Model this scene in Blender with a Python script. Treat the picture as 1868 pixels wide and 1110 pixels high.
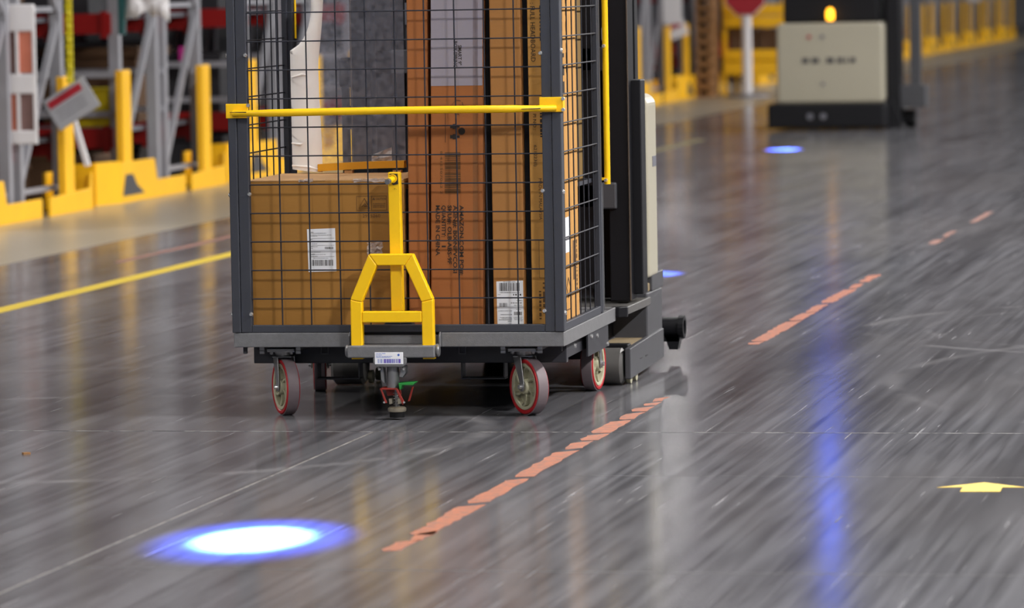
import bpy, bmesh, math, random
from mathutils import Vector, Matrix, Euler
random.seed(7)
S = bpy.context.scene
COL = S.collection
for o in list(bpy.data.objects): bpy.data.objects.remove(o)

# ------------------------------------------------------------------ camera
cam = bpy.data.cameras.new('camera'); camo = bpy.data.objects.new('camera', cam); COL.objects.link(camo)
R_ = Vector((0.97993, 0.19859, -0.01604)); F_ = Vector((-0.19832, 0.97755, -0.07160))
F_.normalize(); R_ = (R_ - F_*R_.dot(F_)).normalized()
def set_cam():
    f, hz, roll, H, a = 8300.0, -40.78, 0.01738, 1.5391, 0.20014
    p = math.atan2(555-hz, f)
    F = Vector((0, math.cos(p), -math.sin(p))); R0 = Vector((1, 0, 0)); U0 = R0.cross(F)
    c, s = math.cos(roll), math.sin(roll)
    R = c*R0 - s*U0; U = s*R0 + c*U0
    rot = Matrix.Rotation(a, 3, 'Z')
    F, R, U = rot@F, rot@R, rot@U
    m = Matrix((R, U, -F)).transposed().to_4x4(); m.translation = (0, 0, H)
    camo.matrix_world = m
set_cam()
cam.sensor_width = 36; cam.lens = 36*8300/1868
cam.clip_start = .5; cam.clip_end = 400
cam.dof.use_dof = True; cam.dof.focus_distance = 16.0; cam.dof.aperture_fstop = 4.0
S.camera = camo
# ------------------------------------------------------------------ world, exposure
w = bpy.data.worlds.new('world'); S.world = w; w.use_nodes = True
w.node_tree.nodes['Background'].inputs[0].default_value = (.86, .92, 1, 1)
w.node_tree.nodes['Background'].inputs[1].default_value = .14
S.view_settings.view_transform = 'Standard'; S.view_settings.look = 'None'
S.view_settings.gamma = 1; S.view_settings.exposure = -0.08; S.view_settings.use_curve_mapping = False
# ------------------------------------------------------------------ ceiling lamps' light (high bay rows)
def area(name, loc, sx, sy, power, col=(1, .975, .95), rot=(0, 0, 0)):
    l = bpy.data.lights.new(name, 'AREA'); l.shape = 'RECTANGLE'; l.size = sx; l.size_y = sy
    l.energy = power; l.color = col
    o = bpy.data.objects.new(name, l); o.location = loc; o.rotation_euler = rot; COL.objects.link(o); return o
BAYS = []
for X, P in ((6.5, 2900), (-3.0, 600), (-16, 900)):
    for Y in (2, 14, 26, 38, 50, 62, 78, 96):
        BAYS.append((X, Y))
        pw = P*(1.0 if Y < 40 else .8)
        if X == -3.0 and Y in (14,): pw = P*.4
        if X == -3.0 and Y > 30: pw = P*.25
        if X == -16 and Y == 96: pw *= .3
        area('high_bay_light', (X, Y, 8.55), .6, 3.0, pw)
area('front_fill_light', (-4, -8, 5.5), 9, 3.5, 170, (.93, .96, 1), (math.radians(62), 0, 0))  # soft fill added behind the camera, no dock opening stands there
# blue safety spots projected on the floor from the trucks
def spot(name, loc, tgt, power, ang, blend=1.0, col=(.07, .15, 1.0)):
    l = bpy.data.lights.new(name, 'SPOT'); l.energy = power; l.color = col
    l.spot_size = math.radians(ang); l.spot_blend = blend; l.shadow_soft_size = .03
    o = bpy.data.objects.new(name, l); o.location = loc
    o.rotation_euler = (Vector(tgt)-Vector(loc)).to_track_quat('-Z', 'Y').to_euler(); COL.objects.link(o); return o
spot('blue_safety_light', (-3.42, 16.99, 3.32), (-3.2, 12.12, 0), 1000000, 3.5, 1.0, (.10, .28, 1.0))
spot('blue_safety_light', (-3.42, 16.99, 3.30), (-3.2, 12.12, 0), 60000, 6.0, 1.0, (.03, .10, 1.0))
spot('blue_safety_light', (-3.5, 18.34, 3.32), (-3.93, 23.1, 0), 170000, 3.0, .9)
spot('blue_safety_light', (-5.78, 43.95, 3.70), (-5.55, 39.4, 0), 260000, 3.4, .9)

# ------------------------------------------------------------------ materials
def lin(c):
    c /= 255.0
    return c/12.92 if c <= .04045 else ((c+.055)/1.055)**2.4
def rgb(r, g, b): return (lin(r), lin(g), lin(b), 1)
def mat(name, col, rough=.5, metal=0, var=.12, scale=8, bump=0, bscale=60, spec=.5, stretch=(1, 1, 1), emit=None, es=0):
    m = bpy.data.materials.new(name); m.use_nodes = True; nt = m.node_tree; N = nt.nodes; L = nt.links
    b = N['Principled BSDF']; b.inputs['Roughness'].default_value = rough; b.inputs['Metallic'].default_value = metal
    b.inputs['Specular IOR Level'].default_value = spec
    tc = N.new('ShaderNodeTexCoord'); mp = N.new('ShaderNodeMapping'); mp.inputs['Scale'].default_value = stretch
    L.new(tc.outputs['Object'], mp.inputs[0])
    n = N.new('ShaderNodeTexNoise'); n.inputs['Scale'].default_value = scale; n.inputs['Detail'].default_value = 5
    L.new(mp.outputs[0], n.inputs['Vector'])
    mx = N.new('ShaderNodeMix'); mx.data_type = 'RGBA'
    mx.inputs['A'].default_value = tuple(c*(1-var) for c in col[:3])+(1,)
    mx.inputs['B'].default_value = tuple(min(1, c*(1+var)) for c in col[:3])+(1,)
    L.new(n.outputs[0], mx.inputs['Factor']); L.new(mx.outputs['Result'], b.inputs['Base Color'])
    if bump:
        n2 = N.new('ShaderNodeTexNoise'); n2.inputs['Scale'].default_value = bscale; n2.inputs['Detail'].default_value = 3
        L.new(mp.outputs[0], n2.inputs['Vector'])
        bp = N.new('ShaderNodeBump'); bp.inputs['Strength'].default_value = bump; bp.inputs['Distance'].default_value = .002
        L.new(n2.outputs[0], bp.inputs['Height']); L.new(bp.outputs[0], b.inputs['Normal'])
    if emit:
        b.inputs['Emission Color'].default_value = emit; b.inputs['Emission Strength'].default_value = es
    return m
M = {}
M['cage'] = mat('cage_dark_paint', rgb(52, 54, 62), .55, .0, .1, 30, .15, 300)
M['wire'] = mat('cage_wire', rgb(46, 47, 54), .6, .0, .1, 40, spec=.15)
M['plat'] = mat('platform_grey', rgb(112, 112, 114), .5, .15, .22, 60, .3, 260)
M['under'] = mat('underframe_black', rgb(44, 44, 50), .5, .1, .2, 20)
M['yellow'] = mat('yellow_paint', rgb(250, 198, 5), .38, 0, .05, 12, .1, 90)
M['guard'] = mat('guard_yellow', rgb(245, 186, 10), .5, 0, .1, 3)
M['scuff'] = mat('scuffed_black', rgb(40, 36, 28), .7)
M['zinc'] = mat('zinc', rgb(150, 150, 152), .35, .7, .15, 30)
M['bolt'] = mat('bolt_bright', rgb(215, 215, 215), .25, .8)
M['tyre'] = mat('tyre_red', rgb(165, 22, 30), .45)
M['tread'] = mat('tread_grey', rgb(112, 100, 104), .6, 0, .25, 25)
M['hub'] = mat('hub_cream', rgb(172, 168, 142), .5, 0, .12, 25)
M['green'] = mat('pedal_green', rgb(30, 130, 50), .5)
M['redbr'] = mat('bracket_red', rgb(135, 35, 25), .5)
M['steelfoot'] = mat('foot_steel', rgb(190, 180, 160), .3, .8)
M['rubber'] = mat('black_rubber', rgb(16, 16, 18), .7, spec=.2)
M['card'] = mat('cardboard', rgb(158, 110, 44), .8, 0, .1, 5, .2, 40, stretch=(1, 1, 3))
M['cardo'] = mat('cardboard_orange', rgb(160, 96, 46), .8, 0, .1, 5, .2, 40, stretch=(1, 1, 3))
M['cardl'] = mat('cardboard_light', rgb(172, 118, 60), .8, 0, .1, 6, .2, 40, stretch=(1, 1, 3))
M['cardy'] = mat('cardboard_yellow', rgb(196, 142, 68), .8, 0, .08, 6, .2, 40, stretch=(1, 1, 3))
M['cardtop'] = mat('cardboard_flap', rgb(205, 160, 110), .8, 0, .1, 9)
M['ink'] = mat('print_ink', rgb(40, 30, 22), .7)
M['inkf'] = mat('print_ink_faded', rgb(96, 66, 32), .8)
M['paper'] = mat('label_white', rgb(236, 236, 240), .5, 0, .02)
M['greylab'] = mat('label_grey', rgb(150, 142, 150), .6, 0, .06, 60, stretch=(1, 1, 14))
M['blueink'] = mat('label_blue', rgb(60, 100, 190), .5)
M['violink'] = mat('label_violet', rgb(110, 90, 180), .5)
M['foam'] = mat('white_fabric_wrap', rgb(245, 238, 232), .7, 0, .1, 6, .9, 14)
M['rail'] = mat('ochre_rail', rgb(215, 150, 5), .5, 0, .1, 12)
M['mast'] = mat('mast_black', rgb(14, 14, 19), .5, .0, .2, 10, spec=.3)
M['mastedge'] = mat('mast_worn_edge', rgb(78, 66, 56), .5, .4)
M['truckdk'] = mat('truck_dark_grey', rgb(70, 70, 74), .45, .1, .2, 14)
M['trucksteel'] = mat('truck_worn_steel', rgb(96, 94, 92), .4, .3, .3, 16)
M['dust'] = mat('dusty_steel', rgb(128, 112, 84), .8, 0, .35, 22)
M['beige'] = mat('truck_beige', rgb(172, 166, 148), .35, 0, .03, 3)
M['load'] = mat('load_wheel', rgb(88, 86, 84), .5, 0, .12, 20)
M['galv'] = mat('rack_galvanised', rgb(158, 158, 165), .45, .25, .12, 7)
M['galvd'] = mat('rack_grey', rgb(112, 112, 120), .5, .2, .12, 7)
M['redbeam'] = mat('rack_red', rgb(138, 8, 8), .5)
M['dark'] = mat('tote_dark', rgb(34, 33, 38), .6, 0, .4, 3)
M['brown'] = mat('carton_brown', rgb(92, 66, 44), .8, 0, .3, 3)
M['magenta'] = mat('carton_magenta', rgb(190, 40, 140), .6)
M['ybin'] = mat('bin_yellow', rgb(200, 178, 10), .5)
M['white'] = mat('white_paint', rgb(225, 222, 224), .5, 0, .04)
M['signgrey'] = mat('sign_grey', rgb(165, 166, 172), .5)
M['signred'] = mat('sign_red', rgb(165, 30, 45), .5)
M['chain'] = mat('chain_yellow', rgb(205, 190, 15), .5)
M['wall'] = mat('wall_panel', rgb(150, 150, 155), .8, 0, .1, .5)
M['ceil'] = mat('ceiling_deck', rgb(165, 165, 168), .9)
M['wood'] = mat('wood_brown', rgb(140, 100, 60), .8, 0, .25, 4)
M['orange'] = mat('orange_plastic', rgb(220, 90, 20), .5)
M['amber'] = mat('amber_beacon', rgb(255, 160, 0), .3, emit=(1, .42, .02, 1), es=4.5)
M['bluelens'] = mat('blue_lens', rgb(40, 90, 255), .3, emit=(.03, .12, 1, 1), es=200)
M['lampw'] = mat('lamp_diffuser', rgb(255, 255, 255), .3, emit=(1, .97, .93, 1), es=8)
M['picA'] = mat('picture_brown', rgb(120, 92, 88), .5, 0, .5, 4)
M['picB'] = mat('picture_orange', rgb(205, 120, 95), .5, 0, .4, 4)
M['picC'] = mat('picture_blue', rgb(90, 105, 135), .5, 0, .5, 4)
M['teal'] = mat('teal_cover', rgb(20, 70, 70), .6)

def floor_mat():
    m = bpy.data.materials.new('polished_concrete'); m.use_nodes = True; nt = m.node_tree; N = nt.nodes; L = nt.links
    b = N['Principled BSDF']
    tc = N.new('ShaderNodeTexCoord')
    def noise(scale, st=(1, 1, 1), det=5, rz=0, ro=.55, dist=0):
        mp = N.new('ShaderNodeMapping'); mp.inputs['Scale'].default_value = st; mp.inputs['Rotation'].default_value = (0, 0, rz)
        L.new(tc.outputs['Object'], mp.inputs[0])
        n = N.new('ShaderNodeTexNoise'); n.inputs['Scale'].default_value = scale; n.inputs['Detail'].default_value = det
        n.inputs['Roughness'].default_value = ro; n.inputs['Distortion'].default_value = dist
        L.new(mp.outputs[0], n.inputs['Vector']); return n.outputs[0]
    def ramp(v, a, c, A=0, B=1):
        r = N.new('ShaderNodeMapRange'); r.inputs[1].default_value = a; r.inputs[2].default_value = c
        r.inputs[3].default_value = A; r.inputs[4].default_value = B; L.new(v, r.inputs[0]); return r.outputs[0]
    def math_(op, a, c=None):
        n = N.new('ShaderNodeMath'); n.operation = op
        for i, x in enumerate((a, c)):
            if x is None: continue
            if isinstance(x, (int, float)): n.inputs[i].default_value = x
            else: L.new(x, n.inputs[i])
        return n.outputs[0]
    def mix(fac, A, B):
        n = N.new('ShaderNodeMix'); n.data_type = 'RGBA'
        for k, x in (('Factor', fac), ('A', A), ('B', B)):
            if isinstance(x, (tuple, float, int)): n.inputs[k].default_value = x
            else: L.new(x, n.inputs[k])
        return n.outputs['Result']
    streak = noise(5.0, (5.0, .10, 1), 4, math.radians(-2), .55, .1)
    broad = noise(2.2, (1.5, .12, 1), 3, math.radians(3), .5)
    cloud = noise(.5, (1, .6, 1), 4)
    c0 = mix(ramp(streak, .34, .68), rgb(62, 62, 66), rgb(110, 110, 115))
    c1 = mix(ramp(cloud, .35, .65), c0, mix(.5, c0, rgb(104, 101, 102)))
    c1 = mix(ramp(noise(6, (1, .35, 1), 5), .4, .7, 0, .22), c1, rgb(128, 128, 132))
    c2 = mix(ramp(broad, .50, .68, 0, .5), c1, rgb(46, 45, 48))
    # white scuffs: thin stretched noise gated by a patchy mask, in two headings
    def scuff(rz, lo, s1):
        a = noise(s1, (4.2, .085, 1), 3, rz, .65, .2)
        g = noise(1.9, (1, .5, 1), 3, rz+1)
        return math_('MULTIPLY', ramp(a, lo, lo+.07), ramp(g, .46, .6))
    sc = math_('MAXIMUM', scuff(math.radians(-7), .635, 11), scuff(math.radians(12), .65, 9))
    long_ = math_('MULTIPLY', ramp(noise(26, (3.0, .035, 1), 3, math.radians(1.5), .6), .60, .68), ramp(noise(1.1, (1, .3, 1), 3), .42, .6))
    c3 = mix(math_('MULTIPLY', sc, .34), mix(math_('MULTIPLY', long_, .22), c2, rgb(160, 158, 160)), rgb(182, 180, 182))
    # curved tyre scrub marks
    sp = N.new('ShaderNodeSeparateXYZ'); L.new(tc.outputs['Object'], sp.inputs[0])
    def arc(cx, cy, r, wdt, lo=.42):
        dx = math_('SUBTRACT', sp.outputs[0], cx); dy = math_('SUBTRACT', sp.outputs[1], cy)
        d = math_('SQRT', math_('ADD', math_('MULTIPLY', dx, dx), math_('MULTIPLY', dy, dy)))
        e = math_('ABSOLUTE', math_('SUBTRACT', d, r))
        return math_('MULTIPLY', ramp(e, 0, wdt, 1, 0), ramp(noise(2.3, (1, 1, 1), 3), lo, lo+.14))
    for cx, cy, r, wdt, k in ((-.9, 19.6, 1.5, .05, .3), (-.86, 19.6, 1.28, .03, .18), (-4.6, 14.9, 1.45, .06, .34), (.7, 17.2, 2.7, .05, .22), (-6.2, 19.5, 2.2, .06, .2)):
        c3 = mix(math_('MULTIPLY', arc(cx, cy, r, wdt), k), c3, rgb(170, 168, 170))
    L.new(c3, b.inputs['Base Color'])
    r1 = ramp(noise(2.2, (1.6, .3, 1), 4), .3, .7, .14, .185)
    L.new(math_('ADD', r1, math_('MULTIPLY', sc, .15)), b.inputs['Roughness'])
    b.inputs['Specular IOR Level'].default_value = .1
    bp = N.new('ShaderNodeBump'); bp.inputs['Strength'].default_value = .02; bp.inputs['Distance'].default_value = .001
    L.new(noise(30, (2, .5, 1), 4), bp.inputs['Height']); L.new(bp.outputs[0], b.inputs['Normal'])
    return m
M['floor'] = floor_mat()
def worn_mat(name, col, lo=.33, hi=.4, under=rgb(84, 82, 84), sc=30):
    m = bpy.data.materials.new(name); m.use_nodes = True; N = m.node_tree.nodes; L = m.node_tree.links; b = N['Principled BSDF']
    tc = N.new('ShaderNodeTexCoord'); n = N.new('ShaderNodeTexNoise'); n.inputs['Scale'].default_value = sc; n.inputs['Detail'].default_value = 6
    n.inputs['Roughness'].default_value = .7
    L.new(tc.outputs['Object'], n.inputs['Vector'])
    r = N.new('ShaderNodeMapRange'); r.inputs[1].default_value = lo; r.inputs[2].default_value = hi; L.new(n.outputs[0], r.inputs[0])
    mx = N.new('ShaderNodeMix'); mx.data_type = 'RGBA'; mx.inputs['A'].default_value = under; mx.inputs['B'].default_value = col
    L.new(r.outputs[0], mx.inputs['Factor']); L.new(mx.outputs['Result'], b.inputs['Base Color'])
    b.inputs['Roughness'].default_value = .45
    return m
M['tape'] = worn_mat('orange_tape', rgb(172, 104, 76), .40, .54, rgb(132, 96, 84))
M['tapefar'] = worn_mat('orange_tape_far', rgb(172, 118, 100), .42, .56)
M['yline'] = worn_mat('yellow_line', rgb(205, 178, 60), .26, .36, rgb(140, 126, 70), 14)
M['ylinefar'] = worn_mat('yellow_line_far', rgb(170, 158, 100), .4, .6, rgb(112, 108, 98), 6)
M['arrow'] = mat('arrow_yellow', rgb(225, 192, 78), .5, 0, .06, 20)
M['joint'] = worn_mat('joint_filler', rgb(150, 147, 145), .45, .55, rgb(46, 45, 47), 26)
M['seam'] = worn_mat('seam_line', rgb(138, 134, 130), .38, .56, rgb(88, 86, 87), 16)
M['seamf'] = worn_mat('seam_line_faint', rgb(116, 114, 114), .42, .6, rgb(88, 87, 88), 10)
def film_mat(name, a, tint):
    m = bpy.data.materials.new(name); m.use_nodes = True; N = m.node_tree.nodes; L = m.node_tree.links
    N.remove(N['Principled BSDF']); out = N['Material Output']
    t = N.new('ShaderNodeBsdfTransparent'); t.inputs[0].default_value = (.93, .94, .97, 1)
    p = N.new('ShaderNodeBsdfPrincipled'); p.inputs['Base Color'].default_value = tint; p.inputs['Roughness'].default_value = .25
    tc = N.new('ShaderNodeTexCoord'); wv = N.new('ShaderNodeTexNoise'); wv.inputs['Scale'].default_value = 40; wv.inputs['Detail'].default_value = 4
    L.new(tc.outputs['Object'], wv.inputs['Vector'])
    r = N.new('ShaderNodeMapRange'); r.inputs[1].default_value = .3; r.inputs[2].default_value = .8
    r.inputs[3].default_value = a*.6; r.inputs[4].default_value = a*1.8; L.new(wv.outputs[0], r.inputs[0])
    bp = N.new('ShaderNodeBump'); bp.inputs['Strength'].default_value = .5; bp.inputs['Distance'].default_value = .003
    L.new(wv.outputs[0], bp.inputs['Height']); L.new(bp.outputs[0], p.inputs['Normal'])
    mx = N.new('ShaderNodeMixShader'); L.new(r.outputs[0], mx.inputs[0]); L.new(t.outputs[0], mx.inputs[1]); L.new(p.outputs[0], mx.inputs[2])
    L.new(mx.outputs[0], out.inputs[0]); return m
M['film'] = film_mat('clear_film', .16, rgb(190, 192, 205))
M['tapeclear'] = film_mat('crumpled_tape', .4, rgb(225, 215, 210))

# ------------------------------------------------------------------ mesh helpers
class MB:
    def __init__(s): s.v = []; s.f = []
    def add(s, vs, fs):
        k = len(s.v); s.v += [tuple(v) for v in vs]; s.f += [tuple(i+k for i in f) for f in fs]; return s
    def box(s, x0, x1, y0, y1, z0, z1):
        vs = [(x, y, z) for z in (z0, z1) for y in (y0, y1) for x in (x0, x1)]
        return s.add(vs, [(0, 2, 3, 1), (4, 5, 7, 6), (0, 1, 5, 4), (2, 6, 7, 3), (0, 4, 6, 2), (1, 3, 7, 5)])
    def bar(s, p, q, w, h, up=(0, 0, 1)):
        p, q = Vector(p), Vector(q); d = (q-p).normalized(); up = Vector(up)
        if abs(d.dot(up)) > .98: up = Vector((0, 1, 0))
        a = d.cross(up).normalized()*w/2; b = a.normalized().cross(d).normalized()*h/2
        vs = [e+sa*a+sb*b for e in (p, q) for sa, sb in ((-1, -1), (1, -1), (1, 1), (-1, 1))]
        return s.add(vs, [(0, 1, 2, 3), (7, 6, 5, 4), (0, 4, 5, 1), (1, 5, 6, 2), (2, 6, 7, 3), (3, 7, 4, 0)])
    def tube(s, pts, r, n=12, caps=True):
        pts = [Vector(p) for p in pts]; rings = []
        a = None
        for i, p in enumerate(pts):
            d = (pts[min(i+1, len(pts)-1)]-pts[max(i-1, 0)]).normalized()
            if a is None:
                a = d.cross(Vector((0, 0, 1)) if abs(d.z) < .9 else Vector((1, 0, 0))).normalized()
            a = (a-d*a.dot(d)).normalized(); b = d.cross(a)
            rr = r[i] if isinstance(r, (list, tuple)) else r
            rings.append([p+rr*(math.cos(2*math.pi*k/n)*a+math.sin(2*math.pi*k/n)*b) for k in range(n)])
        vs = [v for g in rings for v in g]; fs = []
        for i in range(len(pts)-1):
            for k in range(n):
                fs.append((i*n+k, i*n+(k+1) % n, (i+1)*n+(k+1) % n, (i+1)*n+k))
        if caps: fs += [tuple(range(n))[::-1], tuple((len(pts)-1)*n+k for k in range(n))]
        return s.add(vs, fs)
    def prism(s, poly, y0, y1, axis='y'):   # poly in (x,z) when axis y; (y,z) when axis x; (x,y) when z
        def P(a, b, c): return {'y': (a, c, b), 'x': (c, a, b), 'z': (a, b, c)}[axis]
        n = len(poly); vs = [P(a, b, y0) for a, b in poly]+[P(a, b, y1) for a, b in poly]
        fs = [tuple(range(n)), tuple(range(n, 2*n))[::-1]]+[(i, i+n, (i+1) % n+n, (i+1) % n) for i in range(n)]
        return s.add(vs, fs)
    def lathe(s, prof, n=32, c=(0, 0, 0), axis='x', close=False):  # prof (axial, radius)
        vs = []; m = len(prof)
        for k in range(n):
            t = 2*math.pi*k/n
            for a, r in prof:
                p = {'x': (a, r*math.cos(t), r*math.sin(t)), 'z': (r*math.cos(t), r*math.sin(t), a), 'y': (r*math.sin(t), a, r*math.cos(t))}[axis]
                vs.append((p[0]+c[0], p[1]+c[1], p[2]+c[2]))
        fs = []
        for k in range(n):
            for i in range(m if close else m-1):
                j = (i+1) % m; fs.append((k*m+i, ((k+1) % n)*m+i, ((k+1) % n)*m+j, k*m+j))
        return s.add(vs, fs)
    def xf(s, mtx): s.v = [tuple(mtx@Vector(v)) for v in s.v]; return s
    def mesh(s, name, mt, smooth=False):
        me = bpy.data.meshes.new(name); me.from_pydata(s.v, [], s.f); me.materials.append(mt)
        bm = bmesh.new(); bm.from_mesh(me); bmesh.ops.recalc_face_normals(bm, faces=bm.faces); bm.to_mesh(me); bm.free()
        if smooth:
            for p in me.polygons: p.use_smooth = True
        return me
    def build(s, name, mt, parent=None, bevel=0, smooth=False, seg=2):
        o = bpy.data.objects.new(name, s.mesh(name, mt, smooth)); COL.objects.link(o)
        if parent: o.parent = parent
        if bevel:
            md = o.modifiers.new('bevel', 'BEVEL'); md.width = bevel; md.segments = seg; md.limit_method = 'ANGLE'
        if smooth:
            md = o.modifiers.new('edge', 'EDGE_SPLIT'); md.split_angle = math.radians(38)
        return o
def tag(o, label=None, cat=None, group=None, kind=None):
    if label: o['label'] = label
    if cat: o['category'] = cat
    if group: o['group'] = group
    if kind: o['kind'] = kind
    return o
def empty(name, loc, rz=0, label=None, cat=None, group=None):
    o = bpy.data.objects.new(name, None); o.location = loc; o.rotation_euler = (0, 0, rz); o.empty_display_size = .1
    COL.objects.link(o); return tag(o, label, cat, group)
def copy_tree(o, parent=None):
    c = o.copy(); COL.objects.link(c); c.parent = parent
    for ch in o.children: copy_tree(ch, c)
    return c
def text_mesh(body, size, bold=.0):
    cu = bpy.data.curves.new('txt', 'FONT'); cu.body = body; cu.size = size; cu.offset = bold; cu.resolution_u = 2
    o = bpy.data.objects.new('txt', cu); COL.objects.link(o)
    bpy.context.view_layer.update()
    me = bpy.data.meshes.new_from_object(o.evaluated_get(bpy.context.evaluated_depsgraph_get()))
    vs = [tuple(v.co) for v in me.vertices]; fs = [tuple(p.vertices) for p in me.polygons]
    bpy.data.objects.remove(o); bpy.data.meshes.remove(me); return vs, fs
def text_to(mb, body, length, height, org, adv, up, bold=.0):
    """lay text on a surface: org = start of baseline, adv = reading direction, up = direction of letter tops"""
    vs, fs = text_mesh(body, 1, bold)
    if not vs: return
    x0 = min(v[0] for v in vs); x1 = max(v[0] for v in vs); y0 = 0; y1 = max(v[1] for v in vs)
    org, adv, up = Vector(org), Vector(adv), Vector(up)
    mb.add([org+adv*((v[0]-x0)/(x1-x0)*length)+up*(v[1]/y1*height) for v in vs], fs)
def bars(mb, org, adv, up, length, height, seed, n=40, th=(.4, 2.2)):
    r = random.Random(seed); org, adv, up = Vector(org), Vector(adv), Vector(up); t = 0; q = []
    while len(q) < n:
        wd = r.choice((1, 1, 2, 3)); q.append((t, wd)); t += wd+r.choice((1, 1, 2, 3))
    for a, wd in q:
        p = org+adv*(a/t*length); e = adv*(wd/t*length)
        mb.add([p, p+e, p+e+up*height, p+up*height], [(0, 1, 2, 3)])
def scribble(mb, org, adv, up, length, height, seed):
    """a line of print too small to read in the photograph: short dashes"""
    r = random.Random(seed); org, adv, up = Vector(org), Vector(adv), Vector(up); t = 0
    while t < length:
        l = r.uniform(.3, 1.2)*height*1.4; l = min(l, length-t)
        p = org+adv*t; mb.add([p, p+adv*l, p+adv*l+up*height, p+up*height], [(0, 1, 2, 3)]); t += l+height*r.uniform(.3, .8)

# ------------------------------------------------------------------ setting
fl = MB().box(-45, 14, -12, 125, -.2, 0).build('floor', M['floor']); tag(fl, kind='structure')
tag(MB().box(-45, 14, -12, 125, 10, 10.3).build('ceiling', M['ceil']), kind='structure')
tag(MB().box(-45.3, -45, -12, 125, 0, 10).build('wall_left', M['wall']), kind='structure')
tag(MB().box(-45, 14, 125, 125.3, 0, 10).build('wall_back', M['wall']), kind='structure')
def fpart(name, poly, mt, h=.0006, z=0):
    o = MB().prism(poly, z, z+h, 'z').build(name, mt, fl); return o
fpart('control_joint', [(-12, 15.052), (9, 15.058), (9, 15.066), (-12, 15.060)], M['joint'])
fpart('control_joint', [(-12, 11.500), (9, 11.500), (9, 11.504), (-12, 11.504)], M['seamf'])
fpart('control_joint', [(-2.6, 13.74), (9, 13.745), (9, 13.748), (-2.6, 13.744)], M['seamf'])
fpart('seam_line', [(-3.592, 8), (-3.584, 8), (-3.540, 15.05), (-3.548, 15.05)], M['seam'])
for X, Y in ((6.5, 0),):
    pass
for X, Y in BAYS:
    e = empty('high_bay_lamp', (X, Y, 8.6), 0, 'long white high bay lamp hanging under the roof deck', 'lamp', 'high bay lamps in rows under the roof')
    MB().prism([(-.32, .0), (.32, .0), (.2, .12), (-.2, .12)], -1.5, 1.5, 'y').build('housing', M['white'], e)
    for s_ in (-1.2, 1.2): MB().tube([(0, s_, .12), (0, s_, 1.4)], .01, 6).build('hanger', M['galvd'], e)

# ------------------------------------------------------------------ floor lines
def ragged(x0, x1, y0, y1, sl=.1, seed=0, step=.06):
    r = random.Random(seed); n = max(2, int((y1-y0)/step)); L_, R2 = [], []
    for i in range(n+1):
        t = i/n; y = y0+(y1-y0)*t
        L_.append((x0+r.uniform(-.005, .007), y+sl*0)); R2.append((x1+r.uniform(-.007, .005), y+sl))
    L_[0] = (x0+.012, y0+r.uniform(0, .04)); R2[0] = (x1, y0+sl*1.3); L_[-1] = (x0, y1-.03)
    return L_+R2[::-1]
def line_thing(label, segs, x, wd, mt, cat='floor line', name='floor_tape'):
    y0 = segs[0][0]
    e = empty(name, (x, y0, 0), 0, label, cat)
    for i, sg in enumerate(segs):
        a, b = sg[0], sg[1]; k = sg[2] if len(sg) > 2 else 1; dx = sg[3] if len(sg) > 3 else 0
        poly = ragged(dx-wd*k/2, dx+wd*k/2, a-y0, b-y0, .035, i*7+int(a*10))
        MB().prism(poly, .0004, .0011, 'z').build('tape_strip', mt, e)
line_thing('worn orange floor tape in the foreground, from bottom middle to behind the cart wheels',
    [(11.86, 12.10, .8, -.005), (12.08, 12.30, .6, .012), (12.20, 12.93, 1), (12.99, 13.62, 1), (13.66, 14.44, 1), (14.50, 14.74, .9), (14.76, 14.98, .95, .004), (15.0, 15.44, 1), (15.47, 15.72, .85, .004), (15.75, 15.93, .9, .0), (15.97, 16.10, .7), (16.14, 16.30, .6)], -2.755, .068, M['tape'])
line_thing('worn orange floor tape further up the aisle, right of the truck base',
    [(18.62, 18.78, .8), (18.8, 19.9, 1), (19.94, 20.4, .9), (20.42, 20.9, .8), (21.0, 21.9, .95), (21.95, 22.3, .7), (22.4, 22.95, .8)], -2.77, .066, M['tape'])
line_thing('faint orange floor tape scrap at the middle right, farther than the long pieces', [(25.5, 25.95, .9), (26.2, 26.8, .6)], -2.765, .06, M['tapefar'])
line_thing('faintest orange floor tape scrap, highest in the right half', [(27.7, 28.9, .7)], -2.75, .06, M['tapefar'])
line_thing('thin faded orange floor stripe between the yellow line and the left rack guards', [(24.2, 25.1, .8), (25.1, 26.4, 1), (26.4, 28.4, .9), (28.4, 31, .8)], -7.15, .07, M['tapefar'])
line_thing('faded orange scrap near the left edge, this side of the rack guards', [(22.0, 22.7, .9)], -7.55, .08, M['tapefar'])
e = empty('yellow_aisle_line', (-6.685, 15, 0), 0, 'long yellow painted aisle line running past the left of the cart', 'floor line')
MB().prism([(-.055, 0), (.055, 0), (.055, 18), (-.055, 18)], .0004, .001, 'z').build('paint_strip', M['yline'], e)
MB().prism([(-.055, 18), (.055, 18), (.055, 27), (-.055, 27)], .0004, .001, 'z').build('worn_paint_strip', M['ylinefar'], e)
ar = MB().prism([(-.003, .245), (-.132, .105), (-.055, .118), (-.052, .0), (.066, .003), (.062, .118), (.135, .118)], .0004, .0011, 'z').build('floor_arrow', M['arrow'])
ar.location = (-1.318, 13.36, 0); tag(ar, 'small yellow arrow sticker on the floor at the lower right', 'floor arrow')
deb = MB().box(-.012, .012, -.01, .01, 0, .006).build('floor_crumb', M['wood']); deb.location = (-4.542, 14.3, 0); deb.rotation_euler = (0, 0, .6)
tag(deb, 'tiny brown crumb lying on the floor at far left', 'debris')

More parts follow.
